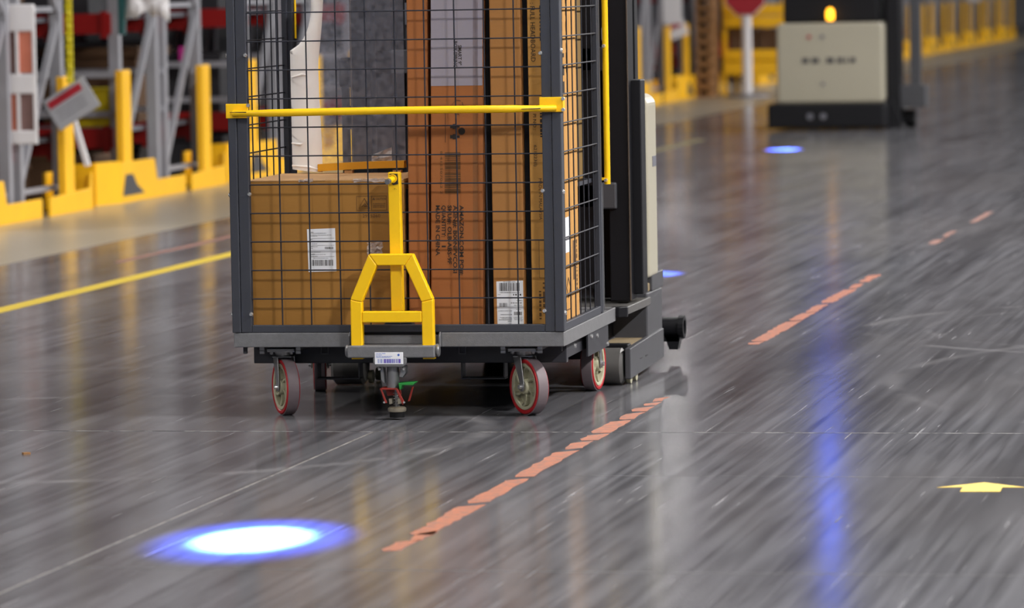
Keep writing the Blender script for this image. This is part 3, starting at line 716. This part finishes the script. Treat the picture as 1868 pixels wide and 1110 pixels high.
# wrapped panel standing on the low carton's rear edge
wz = .838
wp = empty('wrapped_panel', cw(-.84, .585, wz), TH, 'upright panel in clear film with white padded edge and ochre bottom rail, in the cage', 'parcel')
def wb(m, nm, mm, **k):
    m.v = [(x+.84, y-.585, z-wz) for x, y, z in m.v]; return m.build(nm, mm, wp, **k)
# padded white edge: lower wide band, curved strip above round an opening
r = random.Random(5)
def padded():
    q = MB(); n = 44; m = 8; Ls, Rs = [], []
    for i in range(n+1):
        z = .842+(1.82-.842)*i/n
        xr = -.989+.004*math.sin(z*9)
        if z > 1.24: xr += .016*math.sin(min(1, (z-1.24)/.25)*math.pi*.5)
        xl = -1.098
        if 1.30 < z < 1.62:
            t = (z-1.46)/.165; xl = max(xl, -1.098+.082*math.sqrt(max(0, 1-t*t)))
        if z < .875: xl = -1.098; xr -= .0
        Ls.append((xl, z)); Rs.append((xr, z))
    vs = []; fs = []
    for i in range(n+1):
        for s_ in (0, 1):
            for j in range(m+1):
                t = j/m; x = Ls[i][0]*(1-t)+Rs[i][0]*t; z = Ls[i][1]
                z -= .0
                bul = .022*math.sqrt(max(0, 1-(2*t-1)**2))+r.uniform(-.0022, .0022) if 0 < j < m else 0
                y = .60+(-bul if s_ == 0 else bul)
                if i == 0: z += .0 + .0*t
                vs.append((x, y, z+(.012*(1-t) if i < 2 else 0)))
    w2 = 2*(m+1)
    for i in range(n):
        for j in range(m):
            a = i*w2+j; fs.append((a, a+1, a+w2+1, a+w2)); a += m+1; fs.append((a, a+w2, a+w2+1, a+1))
    q.add(vs, fs); return q
wb(padded(), 'padded_edge', M['foam'], smooth=True)
q = MB()
for a, b, c in (((-1.095, .868), (-1.03, .862), (-.995, .852)), ((-1.095, .95), (-1.06, .945), (-1.04, .955)), ((-1.09, 1.19), (-1.05, 1.20), (-1.02, 1.195))):
    q.tube([(a[0], .584, a[1]), (b[0], .576, b[1]), (c[0], .584, c[1])], [.003, .005, .002], 8)
wb(q, 'fabric_fold', M['foam'], smooth=True)
rl = MB()
for i in range(6):
    x0 = -.998+.322*i/6; x1 = -.998+.322*(i+1)/6; s0 = .010*math.sin(i/6*math.pi*.5); s1 = .010*math.sin((i+1)/6*math.pi*.5)
    rl.add([(x0, .575, .846+s0), (x1, .575, .846+s1), (x1, .575, .872+s1), (x0, .575, .872+s0), (x0, .615, .846+s0), (x1, .615, .846+s1), (x1, .615, .872+s1), (x0, .615, .872+s0)],
           [(0, 1, 2, 3), (7, 6, 5, 4), (3, 2, 6, 7), (0, 4, 5, 1)])
wb(rl, 'bottom_rail', M['rail'])
wb(MB().box(-.99, -.676, .606, .607, .872, 1.82), 'clear_film', M['film'])
for x in (-.90, -.72): wb(MB().box(x, x+.03, .58, .61, .838, .848), 'support_block', M['cardtop'])
q = MB(); n = 6; rr = random.Random(2)
q.add([(-.80+.075*j/(n-1), .598-rr.uniform(0, .012), .876+.055*i/(n-1)*(.5+.5*j/(n-1))) for i in range(n) for j in range(n)], [(i*n+j, i*n+j+1, (i+1)*n+j+1, (i+1)*n+j) for i in range(n-1) for j in range(n-1)])
wb(q, 'crumpled_tape', M['tapeclear'])

# ------------------------------------------------------------------ lift truck behind the cart
tr = empty('reach_truck', (-3.5, 17.4, 0), 0, 'black and beige reach truck pushing close behind the cage cart', 'forklift')
def tb(m, nm, mm, parent=None, **k):
    m.v = [(x+3.5, y-17.4, z) for x, y, z in m.v]; return m.build(nm, mm, parent or tr, **k)
# base legs
for s_, xo, xi in ((1, -2.955, -3.115), (-1, -4.115, -3.955)):
    a, b = min(xo, xi), max(xo, xi)
    xs0, xs1 = (b-.022, b) if s_ == 1 else (a, a+.022)
    lg = tb(MB().prism([(16.79, .025), (16.79, .140), (17.55, .158), (17.55, .045), (17.0, .03)], xs0, xs1, 'x'), 'outrigger_side', M['truckdk'], bevel=.003)
    xs0, xs1 = (a, a+.022) if s_ == 1 else (b-.022, b)
    tb(MB().prism([(16.95, .06), (16.95, .140), (17.55, .158), (17.55, .06)], xs0, xs1, 'x'), 'outrigger_side', M['truckdk'], bevel=.003)
    tb(MB().box(a+.022, b-.022, 16.93, 17.55, .135, .145), 'outrigger_cover', M['dust'])
    tb(MB().box(a+.0, b-.022, 16.86, 16.93, .128, .15), 'outrigger_crossbar', M['mast'], bevel=.004)
    tb(MB().lathe([(a+.004, 0), (a+.004, .056), (a+.016, .0695), (b-.04, .0695), (b-.03, .058), (b-.03, 0)], 32, (0, 16.83, .07)), 'load_wheel', M['load'], smooth=True)
    for y in (16.87, 16.99):
        tb(MB().lathe([(b-.028, 0), (b-.028, .024), (b-.012, .026), (b-.010, 0)], 20, (0, y, .027)), 'guide_roller', M['hub'], smooth=True)
    for y in (17.0, 17.12): tb(MB().box(b-.002, b+.001, y, y+.05, .082, .087), 'slot', M['mast'])
# deck over the front
tb(MB().prism([(-4.08, 16.76), (-4.05, 16.735), (-2.985, 16.735), (-2.96, 16.755), (-2.96, 17.29), (-4.08, 17.29)], .268, .300, 'z'), 'front_deck', M['trucksteel'], bevel=.004)
tb(MB().prism([(-3.02, 16.730), (-2.985, 16.730), (-2.958, 16.750), (-2.958, 16.775), (-3.02, 16.775)], .262, .3005, 'z'), 'deck_corner', M['mast'], bevel=.003)
# chassis body
tb(MB().box(-4.06, -2.965, 17.24, 17.58, .06, .318), 'chassis', M['truckdk'], bevel=.006)
tb(MB().box(-3.95, -3.10, 17.10, 17.24, .15, .268), 'chassis_recess', M['mast'])
tb(MB().box(-4.04, -2.972, 17.30, 17.56, .318, .350), 'chassis_ledge', M['dust'], bevel=.004)
tb(MB().box(-3.0, -2.962, 17.34, 17.60, .318, .385), 'chassis_side_fin', M['truckdk'], bevel=.004)
# mast rails
def rail(x0, x1, y0, y1, z0, z1, name='mast_rail', m=M['mast']): return tb(MB().box(x0, x1, y0, y1, z0, z1), name, m, bevel=.004)
for s_ in (-1, 1):
    c = -3.508
    X = lambda a: c+s_*a
    a, b = sorted((X(.534), X(.457))); rail(a, b, 16.92, 17.06, .31, 3.1)
    a, b = sorted((X(.538), X(.532))); rail(a, b, 16.915, 16.925, .31, 3.1, 'worn_edge', M['mastedge'])
    a, b = sorted((X(.44), X(.36))); rail(a, b, 17.08, 17.18, .31, 3.3)
rail(-2.992, -2.938, 17.0, 17.10, .33, 1.145, 'mast_guard')
rail(-4.098, -4.072, 16.98, 17.02, .35, 1.13, 'hose_pole')
tb(MB().box(-4.104, -4.052, 16.96, 17.0, 1.13, 1.245), 'hose_bracket', M['mast'], bevel=.012)
tb(MB().box(-4.075, -4.03, 16.97, 17.0, .97, 1.06), 'hose_clamp', M['mast'], bevel=.006)
tb(MB().box(-4.04, -3.0, 17.10, 17.13, .32, 1.44), 'mast_backplate', M['truckdk'])
tb(MB().box(-4.04, -3.0, 17.10, 17.13, 1.44, 2.6), 'mast_guard_panel', M['mast'])
for x0, x1, z0, z1 in ((-3.20, -3.12, .35, 1.6), (-3.98, -3.90, .32, 1.55)): rail(x0, x1, 17.0, 17.08, z0, z1, 'lift_cylinder')
for z in (.66, 1.18, 2.0, 3.0): rail(-3.98, -3.06, 17.0, 17.06, z, z+.09, 'mast_crossbar', M['truckdk'])
tb(MB().tube([(-3.10, 16.93, 1.21), (-3.09, 16.90, 1.21)], .016, 12), 'mast_roller', M['truckdk'], smooth=True)
tb(MB().box(-3.10, -3.02, 16.90, 16.96, .66, .76), 'fork_carriage_end', M['truckdk'], bevel=.006)
tb(MB().box(-3.068, -3.045, 16.905, 16.912, 1.295, 1.345), 'mast_plate', M['galv'], bevel=.003)
for x0, x1, z0, z1 in ((-3.965, -3.905, 1.318, 1.41), (-3.885, -3.855, 1.365, 1.45)): tb(MB().box(x0, x1, 17.094, 17.099, z0, z1), 'mast_sticker', M['galvd'])
# fork carriage hidden by the load + forks under the cart
# cowl
def cowl(x0, x1, y0, y1, z0, z1, r):
    pts = [(x0, z0), (x1, z0)]
    for k in range(7): t = k/6*math.pi/2; pts.append((x1-r+r*math.cos(t), z1-r+r*math.sin(t)))
    for k in range(7): t = math.pi/2+k/6*math.pi/2; pts.append((x0+r+r*math.cos(t), z1-r+r*math.sin(t)))
    return MB().prism(pts, y0, y1)
tb(cowl(-4.04, -2.958, 17.26, 17.47, .37, 1.082, .045), 'body_cowl', M['beige'], bevel=.02, seg=4)
tb(MB().box(-2.959, -2.956, 17.36, 17.44, .80, .84), 'cowl_latch', M['galvd'])
tb(MB().box(-3.98, -3.12, 17.47, 18.2, .06, .90), 'lower_body', M['mast'], bevel=.01)
tb(MB().box(-4.00, -3.16, 17.7, 18.2, .9, 1.22), 'operator_console', M['mast'], bevel=.02)
for x in (-4.0, -3.19): tb(MB().box(x, x+.05, 18.05, 18.12, 1.1, 2.35), 'overhead_pillar', M['mast'])
tb(MB().box(-4.02, -3.12, 17.3, 18.3, 2.33, 2.38), 'overhead_guard', M['mast'], bevel=.01)
# rear bumper tube
sb = tb(MB().tube([(-3.2, 17.98, .128), (-2.962, 17.98, .128)], .040, 20), 'rear_bumper_tube', M['mast'], smooth=True)
tb(MB().lathe([(-2.965, .030), (-2.965, .047), (-2.942, .047), (-2.942, .030)], 20, (0, 17.98, .128), 'x', True), 'tube_collar', M['mast'])
tb(MB().box(-3.12, -2.96, 17.94, 18.0, .072, .09), 'bumper_bracket', M['mast']); tb(MB().prism([(-3.0, .04), (-2.965, .04), (-2.955, .09), (-3.015, .09)], 17.94, 18.0), 'bumper_foot', M['mast'])
tb(MB().box(-3.45, -3.39, 17.02, 17.10, 3.28, 3.36), 'blue_lamp_housing', M['mast'])
tb(MB().box(-3.53, -3.47, 18.22, 18.30, 3.28, 3.36), 'blue_lamp_housing', M['mast']); tb(MB().box(-3.52, -3.48, 17.15, 18.25, 3.25, 3.28), 'lamp_arm', M['mast'])
for x in (-3.3, -3.7): tb(MB().lathe([(-.05+x, 0), (-.05+x, .11), (.05+x, .11), (.05+x, 0)], 24, (0, 17.95, .11)), 'drive_wheel', M['rubber'], smooth=True)

# ------------------------------------------------------------------ second truck, out of focus
t2 = empty('reach_truck', (-5.75, 44.5, 0), 0, 'distant beige-backed lift truck with an amber beacon, upper right', 'forklift')
def ub(m, nm, mm, **k):
    m.v = [(x+5.75, y-44.5, z) for x, y, z in m.v]; return m.build(nm, mm, t2, **k)
ub(cowl(-6.285, -5.235, 44.2, 45.1, .26, 1.045, .05), 'rear_cowl', M['beige'], bevel=.03, seg=4)
ub(MB().box(-6.35, -5.20, 43.98, 45.3, .025, .262), 'chassis', M['mast'], bevel=.02)
ub(MB().box(-6.25, -5.3, 44.25, 45.2, .0+.03, .07), 'skirt', M['rubber'])
ub(MB().box(-6.24, -5.30, 44.4, 45.25, 1.045, 1.34), 'operator_compartment', M['mast'], bevel=.02)
ub(MB().box(-6.24, -5.20, 44.9, 45.1, 1.0, 2.4), 'mast_panel', M['mast'])
ub(MB().box(-5.23, -5.10, 44.4, 44.75, .10, 2.6), 'mast_side', M['mast'], bevel=.01)
ub(MB().prism([(-5.23, .0), (-5.06, .0), (-5.10, .12), (-5.18, .3), (-5.23, .3)], 44.3, 45.2), 'side_foot', M['mast'])
for x in (-6.22, -5.35): ub(MB().box(x, x+.06, 44.45, 44.51, 1.3, 2.3), 'overhead_pillar', M['mast'])
ub(MB().box(-6.25, -5.25, 44.2, 45.3, 2.28, 2.34), 'overhead_guard', M['mast'], bevel=.01)
for x in (-5.98, -5.62): ub(MB().box(x, x+.05, 45.2, 45.3, 2.3, 4.0), 'mast_rail', M['mast'])
ub(MB().box(-5.84, -5.72, 44.0, 44.12, 3.72, 3.84), 'blue_lamp_housing', M['mast'], bevel=.01)
ub(MB().box(-5.8, -5.76, 44.1, 45.25, 3.74, 3.80), 'lamp_arm', M['mast'])
ub(MB().lathe([(43.985, 0), (43.985, .045), (43.995, .045), (43.995, 0)], 20, (-5.78, 0, 3.78), 'y'), 'blue_lamp_lens', M['bluelens'])
ub(MB().lathe([(1.06, .03), (1.10, .038), (1.15, .038), (1.18, .025), (1.19, 0)], 20, (-5.763, 44.30, 0), 'z'), 'amber_beacon', M['amber'], smooth=True)
ub(MB().lathe([(1.04, 0), (1.04, .045), (1.07, .045), (1.07, 0)], 16, (-5.763, 44.30, 0), 'z'), 'beacon_base', M['mast'])
q = MB(); scribble(q, (-6.03, 44.192, .655), (1, 0, 0), (0, 0, 1), .20, .05, 5); scribble(q, (-5.79, 44.192, .655), (1, 0, 0), (0, 0, 1), .28, .05, 6); ub(q, 'maker_lettering', M['truckdk'])
ub(MB().lathe([(44.19, 0), (44.19, .02)], 14, (-5.96, 0, .91), 'y'), 'red_button', M['signred']); ub(MB().lathe([(44.19, 0), (44.19, .02)], 14, (-5.83, 0, .91), 'y'), 'key_switch', M['galvd'])
ub(MB().lathe([(44.19, 0), (44.19, .018)], 14, (-5.83, 0, .45), 'y'), 'cowl_lock', M['galvd'])
for x in (-5.93, -5.80): ub(MB().lathe([(43.965, 0), (43.965, .03), (43.98, .03)], 14, (x, 0, .14), 'y'), 'tow_pin', M['galvd'])
ub(MB().box(-5.02, -4.92, 44.6, 44.75, .42, 2.2), 'load_backrest_post', M['truckdk'])
ub(MB().box(-5.15, -4.86, 44.5, 44.8, .20, .42), 'fork_carriage', M['truckdk'], bevel=.01)
for y in (44.7,): ub(MB().lathe([(-5.2, 0), (-5.2, .09), (-4.98, .09), (-4.98, 0)], 20, (0, y, .09)), 'load_wheel', M['rubber'])

# ------------------------------------------------------------------ pallet racks along the aisle
XF = -9.15; G0 = 31.2; PER = 3.55; LV = [.375, 1.19, 2.0, 2.9, 3.9]
def make_rack(full):
    e = empty('pallet_rack', (0, 0, 0))
    bays = (0, -2.75, -5.5)
    for bx in bays if full else bays[:2]:
        for y in (0, .95):
            MB().box(bx-.075, bx, y-.0, y+.075, .0, 4.6).build('upright_post', M['galv'] if bx == 0 else M['galvd'], e)
            MB().box(bx-.10, bx+.03, y-.03, y+.10, 0, .012).build('foot_plate', M['galvd'], e)
        z = .17; k = 0
        MB().bar((bx-.04, .06, z), (bx-.04, .96, z), .035, .035).build('brace', M['galv'], e)
        while z < 4.2:
            a, b = (.06, .96) if k % 2 == 0 else (.96, .06)
            MB().bar((bx-.03, a, z+.05), (bx-.03, b, z+1.12), .04, .045).build('brace', M['galv'], e); z += 1.15; k += 1
        MB().bar((bx-.05, .06, 1.38), (bx-.05, .96, 1.38), .035, .035).build('brace', M['galv'], e)
    for z in LV:
        for y in (-.03, .99):
            for bx in (bays if full else (0,)):
                MB().box((bx-2.72) if full else -5.5, bx-.05, y, y+.05, z, z+.145).build('red_beam', M['redbeam'], e)
            if full: MB().box(-.12, -.076, y-.012, y+.058, z-.03, z+.16).build('beam_end_plate', M['redbeam'], e)
        MB().box(-8.2 if full else -5.5, -.1, .02, .99, z+.10, z+.13).build('shelf_deck', M['galvd'], e)
    for z in (.62, .90) if full else ():
        MB().bar((-2.7, -.02, z), (-.02, -.02, z), .04, .045).build('side_rail', M['galv'], e)
    return e
rackA = make_rack(True); rackB = make_rack(False)
RL = {(-1, 0): 'grey rack upright frame at the far left edge behind the picture board', (-1, 1): 'grey rack upright frame left of the tilted red-and-grey sign',
      (0, 0): 'grey rack upright frame right of the red beams, behind the tall yellow guard', (0, 1): 'grey rack upright frame with a bright diagonal brace just left of the cart',
      (1, 0): 'grey rack upright frame seen through the left part of the cart mesh', (1, 1): 'grey rack upright frame seen through the clear film in the cart'}
usedA = usedB = False
for k in [q_ for q_ in range(-1, 20) if q_ != 8]:   # the crate stands in the gap
    for j in (0, 1):
        full = k <= 2
        src = rackA if full else rackB
        first = (not usedA) if full else (not usedB)
        if full: usedA = True
        else: usedB = True
        r = src if first else copy_tree(src)
        r.location = (XF, G0+PER*k+1.19*j, 0)
        if (k, j) in RL: tag(r, RL[(k, j)], 'rack')
        elif k <= 5: tag(r, 'grey pallet rack with red beams hidden behind the loaded cart', 'rack', 'racks hidden behind the cart')
        elif k <= 8: tag(r, 'blurred grey pallet rack between the black truck mast and the stop sign', 'rack', 'racks between the truck mast and the stop sign')
        else: tag(r, 'far blurred pallet rack in the row right of the distant truck', 'rack', 'racks beyond the distant truck')
# stock on shelves
r = random.Random(11)
stock = []
for mt in ('dark', 'brown', 'dark', 'white', 'galvd'):
    mb = MB().box(-.36, .36, -.42, .42, 0, .5); mb.box(-.38, .38, -.44, .44, .44, .5)
    stock.append(mb.mesh('storage_tote', M[mt]))
for k in range(-1, 4):
    for j in (0, 1):
        for zi, z in enumerate([0.02]+[l+.132 for l in LV]):
            for i in (range(5) if k < 2 else range(2)):
                if r.random() < .06 or (k == 0 and j == 0 and zi == 1 and i == 0): continue
                ci = r.choices(range(5), (7, 3, 6, .6, 1))[0]
                if i == 0 and zi < 3: ci = 0 if r.random() < .7 else 1
                o = bpy.data.objects.new('storage_tote', stock[ci]); COL.objects.link(o)
                bay = i//3; o.location = (XF-.16-.42-.83*(i % 3)-2.75*bay-.02, G0+PER*k+1.19*j+.50, z)
                hgt = r.uniform(.75, 1.15) if z > .4 else .62
                o.scale = (1, 1, hgt)
                tag(o, ('dark storage tote', 'brown carton tote', 'dark storage tote', 'whitish tote', 'grey tote')[ci]+' stored on the shelves of the racks left of the aisle', 'tote', ('dark', 'brown', 'dark', 'whitish', 'grey')[ci]+' totes on the rack shelves')
def rbox(name, mt, x0, x1, y0, y1, z0, z1, label, cat, bev=.01):
    cx, cy = (x0+x1)/2, (y0+y1)/2
    o = MB().box(x0-cx, x1-cx, y0-cy, y1-cy, 0, z1-z0).build(name, mt, None, bev); o.location = (cx, cy, z0); return tag(o, label, cat)
# ------------------------------------------------------------------ yellow rack guards
XG = -9.03
def guardL():
    e = empty('rack_guard', (0, 0, 0))
    MB().prism([(.34, 0), (.34, .29), (1.2, .285), (1.26, .13), (2.02, .13), (2.02, 0)], -.02, 0, 'x').build('kick_plate', M['guard'], e, .004)
    MB().prism([(-.30, 0), (-.10, 0), (-.10, .30), (-.30, .29)], .0, .02, 'y').build('end_plate', M['guard'], e)
    MB().bar((-.10, .01, .15), (-.01, .34, .15), .02, .30).build('corner_plate', M['guard'], e)
    p = MB(); p.box(-.045, -.0205, .48, .70, .0, .935); p.box(-.075, -.045, .48, .50, .0, .935); p.build('post_protector', M['guard'], e, .012)
    MB().prism([(.36, .05), (.92, .05), (.72, .12), (.62, .20), (.44, .20)], .0005, .003, 'x').build('scuff_patch', M['truckdk'], e)
    return e
def guardR():
    e = empty('rack_guard', (0, 0, 0))
    MB().prism([(0, 0), (0, .125), (.93, .15), (.95, .25), (1.0, .25), (1.0, 0)], -.02, 0, 'x').build('kick_plate', M['guard'], e, .004)
    MB().box(-.30, 0, .98, 1.0, 0, .26).build('end_plate', M['guard'], e)
    MB().box(-.30, -.28, .80, .98, 0, .26).build('back_plate', M['guard'], e)
    p = MB(); p.box(-.045, -.0205, .42, .64, .0, .925); p.box(-.075, -.045, .42, .44, .0, .925); p.build('post_protector', M['guard'], e, .012)
    return e
gl, gr_ = guardL(), guardR(); fl1 = fl2 = True
for k in [q_ for q_ in range(-1, 20) if q_ != 8]:
    G = G0+PER*k
    a = gl if fl1 else copy_tree(gl); fl1 = False; a.location = (XG, G-.75, 0)
    b = gr_ if fl2 else copy_tree(gr_); fl2 = False; b.location = (XG, G+1.45, 0)
    if k == -1:
        tag(a, 'yellow rack guard with a dark scuff, nearest at the left edge', 'guard'); tag(b, 'yellow rack guard under the tilted sign, second from the left edge', 'guard')
    elif k == 0:
        tag(a, 'tall yellow rack guard with a dark patch at its foot, left of the grey uprights', 'guard'); tag(b, 'yellow rack guard directly left of the cart', 'guard')
    elif k == 1:
        tag(a, 'yellow rack guard seen through the left side of the cart cage', 'guard'); tag(b, 'yellow rack guard seen through the clear film in the cart', 'guard')
    else:
        s_ = 'hidden behind the cart' if k <= 5 else 'blurred between the truck mast and the stop sign' if k <= 8 else 'in the far blurred row at upper right'
        for o in (a, b): tag(o, 'yellow rack guard '+s_, 'guard', 'yellow rack guards '+s_)
# things on the racks at the left
e = empty('hanging_sign', (-8.975, 29.45, .745), 0, 'tilted grey notice board with a red header hanging between the left racks', 'sign')
q = Matrix.Rotation(math.radians(-31), 4, 'Y')
MB().box(-.165, .165, -.006, .006, -.115, .115).xf(q).build('board', M['signgrey'], e)
MB().box(-.145, .12, -.009, -.006, .04, .09).xf(q).build('red_header', M['signred'], e)
m_ = MB()
for z in (.0, -.03, -.06): scribble(m_, (-.12, -.008, z), (1, 0, 0), (0, 0, 1), .22, .008, int(500+z*100))
m_.xf(q).build('notice_print', M['galvd'], e)
for s_ in (-1, 1): pass
o = MB().bar((-9.130, 30.0, .62), (-9.037, 30.0, .30), .034, .034).build('white_strut', M['white']); tag(o, 'slanting white strut standing in the yellow guard below the tilted sign', 'strut')
o = MB(); o.v = []
for i in range(26):
    z = i*.045
    o.lathe([(-.008, .016), (0, .026), (.008, .016)], 8, (0, 0, z), 'y' if i % 2 else 'x')
    o.box(-.022, .022, -.010, .010, z-.02, z+.02)
o = o.build('plastic_chain', M['chain']); o.location = (-8.965, 29.4, .905); tag(o, 'yellow plastic chain hanging down beside the red rack beams', 'chain')
tag(rbox('yellow_bin', M['ybin'], -9.52, -9.22, 31.22, 31.6, .525, .80, 'yellow plastic bin on the lower red-beamed shelf behind the tilted sign', 'bin'), None)
tag(rbox('magenta_packet', M['magenta'], -9.69, -9.58, 34.70, 34.735, .925, 1.04, 'small magenta packet on a grey rail among the grey rack uprights', 'packet'), None)
bag = MB(); n = 9; rr = random.Random(9)
bag.add([(-.16+.32*j/(n-1), .02*math.sin(j*1.7+i)+rr.uniform(-.01, .01), .0+.34*i/(n-1)+(.02*math.sin(j*2.2) if i == 0 else 0)-(.05*(abs(j-4)/4) if i == 0 else 0)) for i in range(n) for j in range(n)], [(i*n+j, i*n+j+1, (i+1)*n+j+1, (i+1)*n+j) for i in range(n-1) for j in range(n-1)])
o = bag.build('white_plastic_sheet', M['white'], None, 0, True); o.location = (-8.765, 30.6, 1.34); tag(o, 'crumpled white plastic sheet hanging at the top between the left racks', 'plastic sheet')
md = o.modifiers.new('s', 'SOLIDIFY'); md.thickness = .004
o = MB().box(-.02, .02, -.03, .03, 0, .5).build('teal_strip', M['teal']); o.location = (-8.945, 30.6, 1.19); tag(o, 'dark teal strip on the rack post left of the white plastic sheet', 'strip')
# picture board
pb_ = empty('picture_board', (-9.16, 28.745, .50), 0, 'white-framed board with rows of pictures at the upper left edge', 'board')
for z0, z1 in ((.0, .09), (.33, .46), (.74, .92)):
    MB().box(-.24, .16, -.02, .02, z0, z1).build('white_panel', M['white'], pb_, .01)
for x in (-.24, -.10, .03, .145): MB().box(x, x+.02, -.018, .0, .0, .9).build('white_bar', M['white'], pb_)
cols_ = ('picC', 'picB', 'picA', 'picA', 'picA', 'picB')
for i, (x, zz) in enumerate(((-.22, .09), (-.085, .09), (.045, .09), (-.22, .47), (-.085, .47), (.045, .47))):
    MB().box(x, x+.115, -.005, .01, zz, zz+(.24 if zz < .4 else .27)).build('picture', M[cols_[i]], pb_)
# ------------------------------------------------------------------ crate and stop sign in the distance
cr = empty('stacking_crate', (-8.37, 56.9, 0), 0, 'yellow stacking frame with brown cartons behind the stop sign', 'crate')
for x in (-.40, .36):
    for y in (0, .9): MB().box(x, x+.05, y, y+.05, 0, 2.2).build('frame_post', M['guard'], cr)
for z0, z1 in ((.26, .43), (.44, .58), (.86, 1.0), (1.01, 1.15), (1.45, 1.6)):
    MB().box(-.40, .42, -.04, .0, z0, z1).build('frame_rail', M['guard'], cr, .02)
MB().box(-.40, .42, .04, .9, .30, .34).build('frame_deck', M['galvd'], cr)
tag(rbox('brown_carton', M['brown'], -8.70, -8.36, 57.0, 57.7, .34, .86, 'dark brown carton left of the sign pole inside the yellow frame', 'box'), None)
tag(rbox('brown_carton', M['brown'], -8.33, -8.02, 57.0, 57.7, .34, .84, 'dark brown carton right of the sign pole inside the yellow frame', 'box'), None)
st = empty('board_stack', (-8.915, 56.6, 0), 0, 'tall stack of brown wooden pallets left of the yellow frame', 'pallets')
for i in range(14):
    m_ = MB().box(-.11, .10, -.3, .3, i*.14, i*.14+.03)
    m_.box(-.11, -.06, -.3, .3, i*.14+.03, i*.14+.12); m_.box(.04, .09, -.3, .3, i*.14+.03, i*.14+.12); m_.box(-.11, .10, -.3, .3, i*.14+.10, i*.14+.135)
    m_.build('pallet', M['wood'], st)
ss = empty('stop_sign', (-8.36, 56.2, 0), 0, 'red octagonal sign on a white pole with a round grey base', 'sign')
MB().tube([(0, 0, .03), (0, 0, 1.5)], .062, 16).build('pole', M['white'], ss, 0, True)
MB().lathe([(0, 0), (0, .28), (.03, .27), (.05, .1), (.05, 0)], 28, (0, 0, 0), 'z').build('base', M['galvd'], ss, 0, True)
MB().prism([(.26*math.cos(math.pi/8+k*math.pi/4), 1.27+.26*math.sin(math.pi/8+k*math.pi/4)) for k in range(8)], -.08, -.065).build('octagon_face', M['signred'], ss)
MB().prism([(.275*math.cos(math.pi/8+k*math.pi/4), 1.27+.275*math.sin(math.pi/8+k*math.pi/4)) for k in range(8)], -.066, -.06).build('octagon_rim', M['white'], ss)
for i, (x, y, z0, z1, wd, lb) in enumerate(((-8.98, 54.3, .95, 1.35, .22, 'white notice hanging high on the rack posts right of the truck mast'), (-8.98, 54.9, .78, .98, .22, 'tilted white and red notice on the yellow rack guards right of the truck mast'), (-8.98, 91.2, .9, 1.15, .3, 'small white notice on the far rack row at upper right'))):
    e = empty('rack_notice', (x, y, z0), 0, lb, 'sign')
    MB().box(-wd/2, wd/2, -.01, .01, 0, z1-z0).xf(Matrix.Rotation(math.radians(-22 if i == 1 else 0), 4, 'Y')).build('board', M['white'], e)
    if i == 1: MB().box(-wd/2+.02, wd/2-.04, -.014, -.01, .12, .18).xf(Matrix.Rotation(math.radians(-22), 4, 'Y')).build('red_header', M['signred'], e)
# beige floor strip by the rack guards: rack and lamp reflections painted as colour
tag(MB().prism([(-9.9, 18), (-7.75, 18), (-7.75, 110), (-9.9, 110)], .0002, .0008, 'z').build('trim_1', mat('floor_reflection_tint', rgb(150, 142, 126), .3, 0, .18, 1.5, stretch=(1, .3, 1))), kind='structure')
